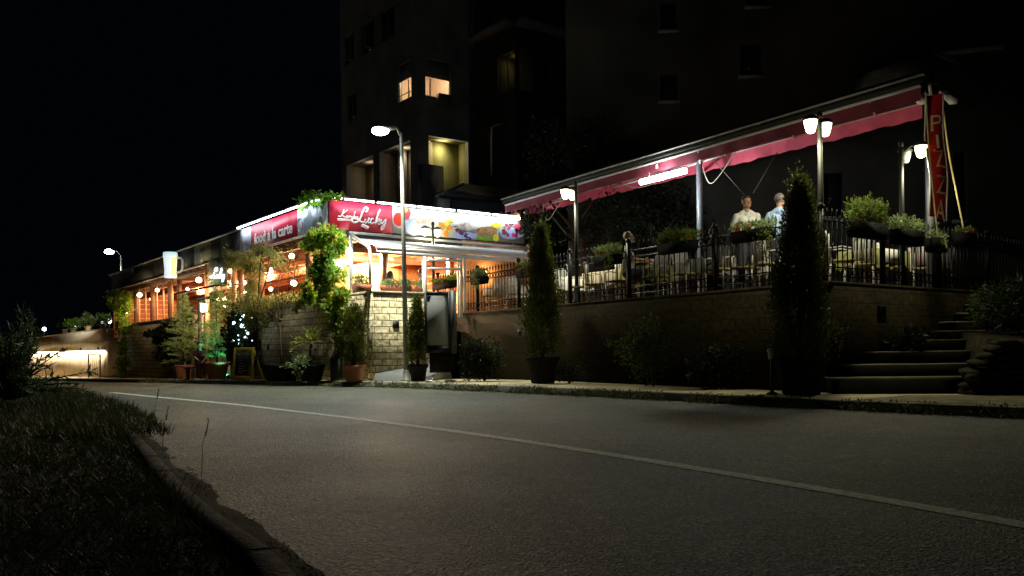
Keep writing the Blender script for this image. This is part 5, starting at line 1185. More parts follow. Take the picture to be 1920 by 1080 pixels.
climber('olive_tree', 'loose olive-green tree rising past the fascia left of the food a la carte sign', W1,
        [(492, 466, .35, .15, 700), (476, 488, .4, .28, 900), (508, 474, .4, .09, 260), (455, 490, .7, .25, 1200), (438, 490, .5, .2, 600), (478, 520, .35, .45, 700), (470, 560, .45, .55, 1100), (492, 585, .4, .35, 600), (466, 592, .6, .4, 900), (520, 486, .3, .12, 200)],
        M_OLIVE, .12, .028, [[(480, 705), (482, 620), (484, 560), (490, 480)], [(482, 600), (470, 540), (455, 490)], [(482, 580), (500, 520), (505, 480)]], .9, cat='tree')
climber('ivy', 'dark ivy trailing over the top of the wall between the bare tree and the vine', W1,
        [(520, 560, .7, .2, 500), (545, 568, .8, .16, 500), (575, 560, .5, .18, 400), (505, 580, .4, .3, 300), (440, 590, .6, .6, 600), (420, 520, .5, .8, 500)], M_OLIVE, .11, .06, [[(575, 560), (540, 565), (505, 570)]], .15)
climber('ivy', 'dark ivy covering the wall left of the entrance', W1,
        [(325, 612, .8, .22, 1000), (296, 620, .7, .2, 600), (348, 600, .5, .5, 900), (310, 645, 1.0, .6, 1000), (350, 650, .7, .9, 600)], M_DKLEAF, .16, .09, [[(320, 700), (322, 640), (330, 600)]], .15)

# ---- flower boxes
def flower_box(p, d, inward, w, kind, label, m=M_BPOT, hgt=.2, dep=.2, name='flower_box', cat='flower box', fl=M_ORANGE, tall=.35, trail=0, grp='flower boxes hung on the railing'):
    p, d = Vector(p), Vector(d).normalized(); t = thing(name, p, label, cat, grp); o = inward
    b = MB(); a, c = p - d * w / 2, p + d * w / 2
    b.hexa([a - o * dep * .38, c - o * dep * .38, c + o * dep * .38, a + o * dep * .38] + [q + Vector((0, 0, hgt)) for q in (a - o * dep * .5 - d * .02, c - o * dep * .5 + d * .02, c + o * dep * .5 + d * .02, a + o * dep * .5 - d * .02)]); b.build('trough', m, t)
    b = MB(); top = p + Vector((0, 0, hgt)); n = int(w * 1500 * (tall / .35))
    def base(n): u = rnd(n, -.5, .5)[:, None] * w; v_ = rnd(n, -.4, .4)[:, None] * dep; return np.array(top) + np.array(d) * u + np.array(o) * v_, u / w
    if 's' in kind:                      # tall spikes
        ns = int(w * 60)
        B_, u = base(ns); 
        for k in range(ns):
            hh_ = tall * random.uniform(.35, 1) * (1 - .8 * abs(float(u[k][0])) ** 1.5); dr = np.array((random.uniform(-.25, .25), random.uniform(-.25, .25), 1)); q = 16
            s = np.linspace(0, 1, q)[:, None] * hh_; dd = RNG.normal(size=(q, 3)) * .5 + dr; b.use(M_HERB if 'h' in kind else M_LAV); b.leaf(B_[k] + dr * s, dd, .055, .014)
    if 'b' in kind:                      # bushy
        for k in range(max(3, int(w * 6))):
            u = (k + .5) / max(3, int(w * 6)) - .5; cloud(b, M_LAV if 'g' in kind else M_HERB, top + d * u * w + Vector((0, 0, tall * .25)), (w * .16, dep * .7, tall * random.uniform(.3, .55)), int(n / 6), .07, .025, up=.6)
    if trail:
        for k in range(max(2, int(w * 4))):
            q = top + d * random.uniform(-.55, .1) * w - o * dep * .6; l_ = trail * random.uniform(.4, 1); s = rnd(60)[:, None] * l_
            b.use(M_HERB); b.leaf(np.array(q) + np.array((0, 0, -1)) * s + RNG.normal(size=(60, 3)) * .04, RNG.normal(size=(60, 3)) + np.array((0, 0, -.6)), .06, .03)
    b.build('foliage', M_HERB, t)
    if fl:
        b = MB(); b.use(fl); nf = max(5, int(w * 12))
        for k in range(nf):
            q = top + d * random.uniform(-.1 if trail else -.45, .48) * w - o * random.uniform(.0, .6) * dep + Vector((0, 0, random.uniform(.03, tall * .35)))
            b.leaf(np.repeat(np.array(q)[None], 14, 0) + RNG.normal(size=(14, 3)) * .008, unit(14), .04, .026)
        b.build('flowers', fl, t)
    return t
dT = Vector((T1.dx, T1.dy, 0)); dT2 = Vector((T2.dx, T2.dy, 0)); iT = Vector((.801, .599, 0)); iT2 = Vector((-.599, .801, 0))
for px, py, w, kind, lb, tall, trail, fl in ((838, 541, 1.4, 'bs', 'long low box of yellowish herbs at the far left end of the railing', .16, 0, None),
        (899, 533, .72, 'bsg', 'box of grey-green bushy leaves with a stem hanging below, right of the menu board', .28, .5, None),
        (984, 520, .6, 'bs', 'small box with a few red flowers left of the tall column tree', .25, 0, M_REDP),
        (1140, 497, .78, 'bsgh', 'box with orange flowers and greenery trailing at its left, by the seated boy', .3, .55, M_ORANGE),
        (1270, 474, .95, 'bsh', 'box with a tall green sprig and orange flowers, left of the middle awning post', .32, 0, M_ORANGE),
        (1412, 452, .85, 'bg', 'box with orange flowers and long trailing leaves in front of the standing man', .22, .6, M_ORANGE)):
    p = T1.off(.02).at(px, py)
    flower_box(p, dT, iT, w, kind, lb, tall=tall, trail=trail, fl=fl)
for px, py, w, kind, lb, tall, trail, fl in ((1627, 447, .95, 'shb', 'box of tall green spiky herbs and orange marigolds above the side wall', .5, 0, M_ORANGE), (1700, 460, .9, 'bsg', 'box of dense pale grey-green leaves left of the red banner', .3, 0, None),
        (1756, 474, .5, 'bg', 'box of wispy trailing leaves below the red banner', .2, .3, None), (1808, 462, .55, 'b', 'box of small red flowers right of the slanting yellow rope', .14, 0, M_REDP)):
    p = T2.off(.02).at(px, py); flower_box(p, dT2, iT2, w, kind, lb, tall=tall, trail=trail, fl=fl, hgt=.26)
GP = 'planters standing on the stone walls'
for ln, px, py, w, lb, m, kind in ((W1, 668, 541, .62, 'dark trough of grey-green leaves on the wall just left of the corner', M_BEAM, 'bsg'), (W1, 590, 569, .6, 'small brown trough on the wall half hidden by the vine', M_BEAM, 'b')):
    p = ln.at(px, py); p.z = 2.46; flower_box(p - outL(.12), dirL, outL(-1), w, kind, lb, m=m, hgt=.26, fl=None, grp=GP, name='planter', cat='planter', tall=.4)
for px, w, lb, kind in ((749, .85, 'long terracotta trough of grey leaves on the lit stone wall, at the street lamp pole', 'bsg'), (691, .3, 'small terracotta pot on the corner of the lit stone wall', 'b'), (783, .6, 'terracotta trough on the lit stone wall in front of the woman in blue', 'b')):
    p = WR.at(px); p.z = 2.46; flower_box(p - outR(.16), rgt, inR, w, kind, lb, m=M_TERRA, hgt=.16, fl=None, grp=GP, name='planter', cat='planter', tall=.22)
# plants on the far lit wall
for px, py, r, m, lb in ((133, 627, .42, M_VINE, 'bright yellow-green potted plant'), (160, 622, .5, M_SHRUB, 'dark bushy potted plant second from the right'), (118, 630, .4, M_DKLEAF, 'dark low potted plant at the left'), (188, 618, .4, M_SHRUB, 'low spreading potted plant nearest the right corner')):
    p = LW.at(px, 640); p.z = 2.33; p -= nL * .15; t = thing('potted_plant', p, lb + ' on the lit cream wall', 'potted plant', 'potted plants on the lit cream wall')
    b = MB(); b.lathe(p, [(.14, 0), (.2, .28), (.22, .28), (.22, .33), (0, .3)], 12); b.build('pot', M_PLASTER, t)
    b = MB(); cloud(b, m, p + Vector((0, 0, .33 + r * .6)), (r, r, r * .7), 420, .16, .09, up=.5); b.build('foliage', None, t)

# ---- trees behind the terrace, dim
def tree(c, h, r, n, m, label, L=.14):
    c = Vector(c); t = thing('tree', c, label, 'tree', 'trees behind the terrace'); b = MB(); b.path([c, c + Vector((.1, 0, h * .35)), c + Vector((0, .1, h * .6))], [.2, .15, .08], 8)
    for k in range(7):
        a = k * .9; q = c + Vector((0, 0, h * (.35 + .04 * k))); b.path([q, q + Vector((math.cos(a) * r * .6, math.sin(a) * r * .6, h * .2))], [.07, .02], 5)
    b.build('trunk', M_TRUNK, t); b = MB()
    for k in range(16):
        v = unit(1)[0]; cc = c + Vector((v[0] * r * .7, v[1] * r * .6, h * .68 + v[2] * h * .27)); s_ = random.uniform(.28, .5); cloud(b, m, cc, (r * s_, r * s_, h * .16 * random.uniform(.7, 1.3)), n // 16, L, L * .5)
    b.build('crown', None, t)
p = P(1090, 600, 27); tree((p.x, p.y, 1.2), 6.3, 2.1, 9000, M_DKLEAF, 'broad dim tree behind the left half of the terrace awning')
p = P(1225, 600, 25.5); tree((p.x, p.y, 1.2), 4.4, 1.5, 9000, M_DKLEAF, 'lower dim tree behind the seated boy', .12)
# ---- left foreground shrub
p = P(18, 700, 13.2); c_ = Vector((p.x, p.y, .2)); t = thing('oleander_shrub', c_, 'dark long-leaved shrub on the grass verge at the left edge', 'shrub'); b = MB(); C_, D_ = [], []
for k in range(70):
    a = random.uniform(0, 6.28); el = random.uniform(.15, 1.45); d = Vector((math.cos(a) * math.cos(el), math.sin(a) * math.cos(el), math.sin(el))); l_ = random.uniform(.85, 1.6) * (1.0 if el > .8 else .85)
    e = c_ + d * l_ + Vector((0, 0, -.1)); b.path([c_, c_.lerp(e, .5) + Vector((0, 0, .1)), e], [.015, .012, .005], 5); n = 46; s = rnd(n, .25, 1)[:, None]; C_.append(np.array(c_) + (np.array(e) - np.array(c_)) * s + np.array((0, 0, .1)) * (1 - abs(2 * s - 1))); D_.append(np.array(d) * .7 + RNG.normal(size=(n, 3)) * .6)
b.build('stems', M_TRUNK, t); b = MB(); b.use(M_OLEA); b.leaf(np.concatenate(C_), np.concatenate(D_), .15, .022); b.build('foliage', M_OLEA, t)

# ================================================================== GRASS AND LITTER
def along(pl, n, lo, hi, sgn, f=None, ymin=-3, ymax=60):
    seg = [(a, b_) for a, b_ in zip(pl, pl[1:]) if ymin < a[1] < ymax]; ln_ = np.array([math.hypot(b_[0] - a[0], b_[1] - a[1]) for a, b_ in seg]); w = ln_.copy()
    if f: w *= np.array([f(a[1]) for a, _ in seg])
    k = RNG.choice(len(seg), n, p=w / w.sum()); A = np.array([s[0] for s in seg])[k]; B = np.array([s[1] for s in seg])[k]; u = rnd(n)[:, None]; q = A + (B - A) * u; d = (B - A) / np.linalg.norm(B - A, axis=1)[:, None]
    nn = np.stack([d[:, 1], -d[:, 0]], 1) * sgn; o = lo + (hi - lo) * rnd(n)[:, None] ** 1.3; return q + nn * o, o[:, 0]
def zv(o): return np.interp(o, [.13, .4, .8, 1.3, 2, 3, 5, 9, 16], [.04, .07, .1, .14, .17, .17, .15, .2, .3])
def zgn(q): t = q[:, 1] - 21; return -0.0215 * np.where(t > 2, t, np.where(t < -2, 0, (t + 2) ** 2 / 8))
gm = MB(); gm.use(M_GRASS)
q, o = along(near_pl, 110000, .12, 6.5, -1, lambda y: 1 / (1 + max(0, y) * .12), -2, 30)
clump = .6 + .4 * np.sin(q[:, 0] * 3.1 + np.sin(q[:, 1] * 2.3) * 2) * np.sin(q[:, 1] * 2.7 + q[:, 0])
d = RNG.normal(size=(len(q), 3)) * .55; d[:, 2] = .7; hgt = .13 * (1 + clump)
gm.leaf(np.stack([q[:, 0], q[:, 1], zgn(q) + zv(o) - .01], 1), d, .10 * (.5 + clump), .008)
q, o = along(near_pl, 9000, -.25, .8, -1, lambda y: 1, 8, 26); d = RNG.normal(size=(len(q), 3)) * .35; d[:, 2] = .8; gm.leaf(np.stack([q[:, 0], q[:, 1], zgn(q) + .08], 1), d, .16, .01)
tag(gm.build('grass', M_GRASS), 'short dark grass on the near verge', 'grass', kind='stuff')
gm = MB(); gm.use(M_STRAW); q, o = along(near_pl, 1500, .3, 3.5, -1, lambda y: 1 / (1 + max(0, y) ** 2 * .05), 0, 9); d = RNG.normal(size=(len(q), 3)); d[:, 2] *= .15; gm.leaf(np.stack([q[:, 0], q[:, 1], zgn(q) + zv(o) + .05], 1), d, .16, .008)
tag(gm.build('dry_straw', M_STRAW), 'dry straw and cut stalks lying in the grass', 'straw', kind='stuff')
gm = MB(); gm.use(M_GRASS); q, o = along(near_pl, 2200, -.17, .02, -1, lambda y: 1 / (1 + max(0, y) * .15), 0, 14); q = q[(np.sin(q[:, 0] * 5) + np.sin(q[:, 1] * 7.3) > -.2)]; d = RNG.normal(size=(len(q), 3)) * .8; d[:, 2] = .5; gm.leaf(np.stack([q[:, 0], q[:, 1], q[:, 0] * 0 + .012], 1), d, .025, .007)
tag(gm.build('gutter_weeds', M_GRASS), 'moss and weeds along the foot of the near kerb', 'weeds', kind='stuff')
gm = MB(); gm.use(mat('kerb_weed', (.10, .11, .03), .8, var=.6)); q, o = along(kerb_pl, 20000, -.26, .03, 1, lambda y: 1, -1, 34); keep = (np.sin(q[:, 0] * 4.1) + np.sin(q[:, 1] * 5.7) + np.sin(q[:, 0] * 11) > -1.1); q, o = q[keep], o[keep]
d = RNG.normal(size=(len(q), 3)) * .7; d[:, 2] = .5; gm.leaf(np.stack([q[:, 0], q[:, 1], zgn(q) + np.where(o > 0, .13, np.interp(o, [-.28, 0], [0, .1]))], 1), d, .07, .016)
tag(gm.build('kerb_weeds', MATS['kerb_weed']), 'low weeds and rubble along the far kerb', 'weeds', kind='stuff')
for px, py, Z, h, lb in ((290, 772, 9.5, .42, 'thin dry seed stalk rising furthest from the camera on the verge'), (378, 900, 5.6, .36, 'tall thin grass stalk with a seed head near the kerb'), (305, 860, 7.0, .35, 'short thin grass stalk behind the tallest one')):
    p = P(px, py, Z); p.z = .08; b = MB(); b.path([p, p + Vector((.01, 0, h * .6)), p + Vector((.05, 0, h))], [.0022, .0018, .0012], 5); b.use(M_SOIL)
    b.leaf(np.array(p + Vector((.03, 0, h * .72)))[None] + np.array((.02, 0, h * .3)) * rnd(26)[:, None], RNG.normal(size=(26, 3)) * .3 + np.array((.1, 0, 1)), .03, .006); tag(b.build('grass_stalk', M_SOIL, origin=p), lb, 'grass stalk')

# ================================================================== TABLES AND CHAIRS ON THE TERRACE
def make_chair(loc):
    t = thing('terrace_chair', loc, 'chair', 'chair', 'chairs on the terrace'); x, y, z = loc
    MB().box(x - .21, x + .21, y - .21, y + .21, z + .42, z + .46).build('seat', M_CHS, t)
    for sx in (-1, 1):
        MB().tube((x + sx * .19, y - .19, z), (x + sx * .18, y - .18, z + .42), .018).build('leg', M_CHF, t)
        MB().tube((x + sx * .19, y + .21, z), (x + sx * .18, y + .18, z + .46), .018).build('leg', M_CHF, t)
    b = MB(); b.path([(x - .18, y + .18, z + .46), (x - .19, y + .24, z + .9), (x - .1, y + .26, z + .97), (x + .1, y + .26, z + .97), (x + .19, y + .24, z + .9), (x + .18, y + .18, z + .46)], .018, 6)
    for k in range(5): b.box(x - .13 + k * .06, x - .09 + k * .06, y + .2, y + .215, z + .5, z + .93)
    b.build('backrest', M_CHF, t)
    b = MB(); 
    for sx in (-1, 1): b.path([(x + sx * .19, y + .22, z + .66), (x + sx * .21, y, z + .68), (x + sx * .2, y - .18, z + .64), (x + sx * .19, y - .19, z + .44)], .015, 6)
    b.build('armrests', M_CHF, t); return t
M_CHS = mat('seat_cushion', (.30, .27, .12), .85, var=.2); M_CHF = mat('chair_frame', (.46, .45, .42), .5, var=.15)
M_CL1, M_CL2, M_CL3, M_CL4 = mat('beige_tablecloth', (.62, .54, .42), .85, var=.1), mat('olive_tablecloth', (.34, .34, .13), .85, var=.1), mat('white_tablecloth', (.8, .79, .76), .85, var=.08), mat('red_cloth', (.45, .09, .08), .85, var=.3, scale=14)
def table(p, d, w, m, m2, label):
    t = thing('terrace_table', p, label, 'table', 'tables on the terrace'); d = Vector(d).normalized(); s = Vector((-d.y, d.x, 0)); p = Vector(p)
    b = MB(); b.hexa([p + d * a * w / 2 + s * c * .38 + Vector((0, 0, z)) for z in (.70, .74) for a, c in ((-1, -1), (1, -1), (1, 1), (-1, 1))]); b.build('tabletop', M_BEAM, t)
    for a in (-1, 1):
        for c in (-1, 1): q = p + d * a * (w / 2 - .08) + s * c * .3; MB().tube(q, q + Vector((0, 0, .70)), .03).build('leg', M_WHITE, t)
    b = MB(); N = 40; top = []; low = []
    for k in range(N):
        a = 6.2832 * k / N; ca, sa = math.cos(a), math.sin(a); k_ = 1 / max(abs(ca), abs(sa)); u, v_ = ca * k_, sa * k_
        q = p + d * u * (w / 2 + .012) + s * v_ * .392; top.append(q + Vector((0, 0, .748))); wv = 1 + .03 * math.sin(k * 2.3); low.append(p + d * u * (w / 2 + .03) * wv + s * v_ * .41 * wv + Vector((0, 0, .40 + .03 * math.sin(k * 1.9))))
    i0, i1 = b.pts(top), b.pts(low); b.face(*range(i0, i0 + N))
    for k in range(N): b.face(i0 + k, i1 + k, i1 + (k + 1) % N, i0 + (k + 1) % N)
    b.use(m); c = b.build('tablecloth', m, t)
    if m2:
        b = MB(); b.hexa([p + d * a * w / 2 * .55 + s * c * .43 + Vector((0, 0, z)) for z in (.5, .752) for a, c in ((-1, -1), (1, -1), (1, 1), (-1, 1))]); b.build('runner', m2, t)
    return t
SIDE = Vector((.801, .599, 0))
def tpt(px, dep): q = T1.off(-dep).at(px); q.z = FLOOR; return q
def tpt2(px, dep): q = T2.off(dep).at(px); q.z = FLOOR; return q
TB_ = [(tpt(1150, 1.1), 1.3, M_CL1, None, 'beige-clothed table left of the seated boy, behind the railing'), (tpt(1215, 1.0), 1.0, M_CL2, None, 'olive-clothed table just right of the seated boy'), (tpt(1330, 1.1), 1.2, M_CL3, None, 'white-clothed table by the middle awning post'),
       (tpt(1430, 2.2), 1.2, M_CL3, M_CL2, 'white and olive clothed table behind the standing man'), (tpt(1060, 1.2), 1.3, M_CL3, None, 'white-clothed table behind the left lantern post'), (tpt(950, 1.2), 1.2, M_CL1, None, 'beige-clothed table at the far end near the white crank rods'),
       (tpt2(1640, 1.0), 1.2, M_CL2, M_CL3, 'green-clothed table seen through the side railing below the tall herbs'), (tpt2(1700, 1.1), 1.2, M_CL3, M_CL4, 'table with a red patterned cloth below the pale grey-green flower box')]
for p, w, m, m2, lb in TB_:
    dd = dT if p.x < 6 and lb.find('side railing') < 0 and 'pale grey-green' not in lb else dT2
    table(p, dd, w, m, m2, lb)
    g = thing('candle_glass', p + Vector((.1, 0, .752)), ('small glass with a pale napkin on the far-end ' if 'behind the left' in lb else 'small glass with a pale napkin on the ') + lb.split(',')[0].split(' behind')[0].split(' at ')[0].split(' just')[0].split(' by')[0].split(' left')[0].split(' seen')[0].split(' below')[0] + (' near ' + lb.split(' ')[-1]), 'glass', 'small glasses on the tables')
    b = MB(); b.lathe(p + Vector((.1, 0, .752)), [(.03, 0), (.035, .005), (.04, .1), (.035, .1), (.0, .02)], 12); b.build('glass', mat('glass_white', (.7, .7, .68), .2), g)
    b = MB(); b.lathe(p + Vector((.1, 0, .80)), [(.03, 0), (.055, .12), (.0, .08)], 5); b.build('napkin', M_WHITE, g)
chair0 = make_chair((0, 0, 0)); used = []
CH = [(1118, .6, 2.2, 'left of the beige table by the boy'), (1160, .5, .2, 'nearest the railing at the beige table by the boy'), (1178, 1.9, 3.4, 'behind the beige table by the boy'), (1232, .5, .1, 'nearest the railing at the olive table'), (1250, 1.6, 3.3, 'far side of the olive table'), (1290, .6, 1.4, 'left of the white table by the middle awning post'), (1350, .5, .2, 'railing side of the white table by the middle awning post'), (1375, 1.8, 3.0, 'far side of the white table by the middle awning post'), (1400, .7, .3, 'just in front of the standing man'), (1445, .6, 2.8, 'between the standing man and the tallest column tree'),
      (1040, .6, .3, 'railing side of the table behind the left lantern post'), (1085, .7, 2.4, 'right of the left lantern post'), (1062, 2.1, 3.2, 'far side of the table behind the left lantern post'), (925, .6, .2, 'at the far end table, railing side'), (972, .8, 1.6, 'below the white crank rods'), (1580, None, .6, 'right behind the terrace corner'), (1612, None, 2.5, 'left of the green-clothed table'), (1668, None, 0.4, 'between the green and red clothed tables'), (1735, None, 2.0, 'under the red banner'), (1760, None, 2.8, 'right of the red banner foot')]
for i, (px, dep, rz, lb) in enumerate(CH):
    q = tpt(px, dep) if dep is not None else tpt2(px, .6 + .25 * (i % 3)); base = math.atan2(SIDE.y, SIDE.x) - math.pi / 2 if dep is not None else math.atan2(iT2.y, iT2.x) - math.pi / 2
    if i == 0: chair0.location = q; chair0.rotation_euler = (0, 0, base + rz); o = chair0; o['label'] = 'pale terrace chair ' + lb
    else: dup(chair0, q, base + rz, 'pale terrace chair ' + lb)
# patio table in the corner
p = WR.off(.95).at(765); p.z = 1.8; t = table(p, rgt, 1.0, M_CL4, None, 'red-clothed table on the corner patio between the two women')
t['group'] = 'tables on the terrace'

# ================================================================== PEOPLE
def capsule(mb, a, b, r0, r1, n=12):
    a, b = Vector(a), Vector(b); d = (b - a); L_ = d.length
    if L_ < 1e-4: mb.ball(a, r0, n, 8); return
    d /= L_; ps, rs = [], []
    for k in range(4): th_ = math.pi / 2 * (k / 4); ps.append(a - d * r0 * math.cos(th_)); rs.append(max(.001, r0 * math.sin(th_)))
    ps.append(a); rs.append(r0); ps.append(b); rs.append(r1)
    for k in range(1, 5): th_ = math.pi / 2 * (k / 4); ps.append(b + d * r1 * math.sin(th_)); rs.append(max(.001, r1 * math.cos(th_)))
    mb.path(ps, rs, n)
def remesh(mb, name, m, parent, vox=.012):
    o = mb.build(name, m, parent); md = o.modifiers.new('r', 'REMESH'); md.mode = 'VOXEL'; md.voxel_size = vox; md.use_smooth_shade = True
    s_ = o.modifiers.new('s', 'SMOOTH'); s_.iterations = 3; s_.factor = .5
    dg = bpy.context.evaluated_depsgraph_get(); me = bpy.data.meshes.new_from_object(o.evaluated_get(dg)); o.modifiers.clear(); old = o.data; o.data = me; bpy.data.meshes.remove(old)
    if not me.materials: me.materials.append(m)
    return o
def person(loc, yaw, label, seated=False, lean=0, turn=0, nod=0, hair=((.05, .03, .02), 'short'), top=('polo', (.7, .7, .66)), legs=((.05, .05, .06)), armL=None, armR=None, scale=1.0, male=True):
    loc = Vector(loc); t = thing('person', loc, label, 'person'); Rz = Matrix.Rotation(yaw, 3, 'Z')
    def W_(v): return loc + Rz @ (Vector(v) * scale)
    hipz = .50 if seated else .93; y0 = 0
    hip = Vector((0, 0, hipz)); up = Vector((0, math.sin(lean), math.cos(lean)))
    chest = hip + up * .34; sh = hip + up * .50; neck = hip + up * .56; hc = hip + up * .70 + Vector((0, .015, 0))
    sw = .18 if male else .155
    SH = {-1: sh + Vector((-sw, 0, -.055)), 1: sh + Vector((sw, 0, -.055))}
    K, A = {}, {}
    for s in (-1, 1):
        if seated: K[s] = Vector((s * .11, .43, .50)); A[s] = Vector((s * .12, .40, .08))
        else: K[s] = Vector((s * .10, .02, .50)); A[s] = Vector((s * .11, -.02, .08))
    arms = {-1: armL or [Vector((-.25, -.03, hipz + .22)), Vector((-.26, .10, hipz - .02))], 1: armR or [Vector((.25, -.03, hipz + .22)), Vector((.26, .10, hipz - .02))]}
    hd = Matrix.Rotation(turn, 3, 'Z') @ Matrix.Rotation(nod, 3, 'X')
    def Hd(v): return hc + hd @ Vector(v)
    sc = scale; mb = MB()
    def cap(a, b, r0, r1): capsule(mb, W_(a), W_(b), r0 * sc, r1 * sc)
    # torso
    for s in (-1, 1):
        cap(hip + Vector((s * .075, 0, -.02)), chest + Vector((s * .07, 0, 0)), .105, .11); cap(chest + Vector((s * .07, 0, 0)), SH[s] + Vector((-s * .06, 0, -.03)), .098, .046)
        cap(hip + Vector((s * .09, 0, -.03)), K[s], .088, .058); cap(K[s], A[s], .056, .038); cap(A[s] + Vector((0, -.03, -.03)), A[s] + Vector((s * .02, .15, -.045)), .036, .03)
        el, ha = [Vector(v) for v in arms[s]]; cap(SH[s], el, .046, .038); cap(el, ha, .038, .025)
        d = (ha - el).normalized(); x = d.cross(Vector((s, .3, .2))).normalized(); y_ = d.cross(x)
        cap(ha + d * .02 - x * .018, ha + d * .075 - x * .02, .018, .016); cap(ha + d * .02 + x * .018, ha + d * .075 + x * .02, .018, .016)
        for k, fl_ in enumerate((.068, .078, .072, .055)):
            b0 = ha + d * .085 + x * (-.03 + .02 * k); m_ = b0 + d * fl_ * .5 + y_ * .006 * s; e = m_ + d * fl_ * .4 + y_ * .02 * s; cap(b0, m_, .0095, .009); cap(m_, e, .009, .008)
        b0 = ha + d * .03 - x * .03; cap(b0, b0 - x * .025 + d * .03, .012, .010); cap(b0 - x * .025 + d * .03, b0 - x * .03 + d * .055, .010, .009)
    cap(sh + Vector((0, 0, 0)), hc + Vector((0, -.01, -.06)), .062, .052)
    # head
    mb.ball(W_(Hd((0, -.005, .035))), .094 * sc, 16, 12, (.82, 1.0, 1.0)); cap(Hd((0, .03, -.02)), Hd((0, .055, -.072)), .062, .036); cap(Hd((-.03, .02, -.05)), Hd((.03, .02, -.05)), .045, .045)
    cap(Hd((0, .086, .012)), Hd((0, .108, -.022)), .009, .014); cap(Hd((-.035, .075, .03)), Hd((.035, .075, .03)), .014, .014); cap(Hd((-.018, .085, -.052)), Hd((.018, .085, -.052)), .010, .010)
    for s in (-1, 1): cap(Hd((s * .08, -.0, .015)), Hd((s * .083, -.005, -.022)), .015, .010); cap(Hd((s * .04, .06, -.01)), Hd((s * .04, .058, -.02)), .022, .02)
    body = remesh(mb, 'body', M_SKIN, t, .0085 * sc)
    mb = MB()
    for s in (-1, 1): mb.ball(W_(Hd((s * .031, .083, .012))), .009 * sc, 8, 6)
    mb.use(mat('eye_dark', (.03, .02, .02), .3)); eyes = mb.build('eyes', MATS['eye_dark'], t)
    # clothing
    mb = MB(); ctop = mat('cloth_%d%d%d' % tuple(int(c * 99) for c in top[1]), top[1], .85, var=.12, scale=14, bump=.25)
    def cap2(a, b, r0, r1): capsule(mb, W_(a), W_(b), r0 * sc, r1 * sc, 14)
    e = .016
    for s in (-1, 1):
        cap2(hip + Vector((s * .075, 0, .02)), chest + Vector((s * .065, 0, 0)), .106 + e, .104 + e); cap2(chest + Vector((s * .07, 0, 0)), SH[s] + Vector((-s * .06, 0, -.03)), .100 + e, .052 + e)
        el = Vector(arms[s][0]); f = {'polo': .62, 'long': 1.0, 'tank': 0}[top[0]]
        if f: cap2(SH[s], SH[s].lerp(el, f), .052 + e, .052 + e)
        if top[0] == 'long': cap2(el, el.lerp(Vector(arms[s][1]), .9), .042 + e * .7, .03 + e * .7)
    for s in (-1, 1): cap2(sh + Vector((s * .03, -.01, .03)), SH[s] + Vector((-s * .02, 0, .0)), .058, .056)
    if top[0] != 'tank': cap2(sh + Vector((0, -.01, .0)), sh + Vector((0, -.005, .045)), .075, .062)
    remesh(mb, 'shirt', ctop, t, .011 * sc)
    mb = MB(); cleg = mat('trouser_%d%d%d' % tuple(int(c * 99) for c in legs), legs, .85, var=.15)
    for s in (-1, 1): cap2(hip + Vector((s * .085, 0, -.0)), K[s], .112, .078); cap2(K[s], A[s] + Vector((0, 0, .02)), .076, .056)
    cap2(hip + Vector((-.06, 0, .01)), hip + Vector((.06, 0, .01)), .118, .118); remesh(mb, 'trousers', cleg, t, .012 * sc)
    for s in (-1, 1):
        mb = MB(); cap2(A[s] + Vector((0, -.04, -.04)), A[s] + Vector((s * .02, .16, -.048)), .045, .036); remesh(mb, 'shoe', M_DARKW, t, .01 * sc)
    # hair
    mb = MB(); mb.ball(W_(Hd((0, -.012, .045))), 1, 20, 14, (.088 * sc, .104 * sc, .099 * sc)); v2 = []
    hm = mat('hair_%d%d%d' % tuple(int(c * 99) for c in hair[0]), hair[0], .6, var=.3, scale=40, bump=.5, bscale=120)
    inv = hd.transposed() @ Rz.transposed()
    cen = W_(hc)
    for i, v in enumerate(mb.v):
        q = inv @ (Vector(v) - cen) / sc
        if q.y > .03 and q.z < .075: q = q * .86
        if q.z < -.01: q = Vector((q.x * .86, q.y * .86, q.z))
        mb.v[i] = tuple(cen + Rz @ (hd @ q) * sc)
    if hair[1] == 'long':
        cap3 = lambda a, b_, r0, r1: capsule(mb, W_(Hd(a)), W_(Hd(b_)), r0 * sc, r1 * sc)
        for s in (-.05, 0, .05): cap3((s, -.06, .03), (s * 1.2, -.075, -.2), .05, .035)
    if hair[1] == 'tied': capsule(mb, W_(Hd((0, -.1, .02))), W_(Hd((0, -.14, -.04))), .035 * sc, .025 * sc)
    remesh(mb, 'hair', hm, t, .009 * sc)
    return t
def face_to(v): return math.atan2(v[1], v[0]) - math.pi / 2
p = tpt(1403, .75); person(p, face_to((-.15, -1)), 'man in a white short-sleeved shirt standing behind the flower box, looking right', turn=.35, hair=((.06, .045, .035), 'short'), top=('polo', (.85, .85, .83)), legs=(.06, .06, .07), armL=[Vector((-.235, -.04, 1.12)), Vector((-.20, .12, .92))], armR=[Vector((.25, -.05, 1.12)), Vector((.20, .14, .95))], scale=1.03)
p = tpt(1465, .9); person(p, face_to((.55, 1)), 'grey-haired man in a pale blue shirt, back turned, half behind the tallest column tree', turn=-.4, hair=((.22, .20, .18), 'short'), top=('polo', (.42, .58, .88)), legs=(.05, .05, .07), scale=1.0)
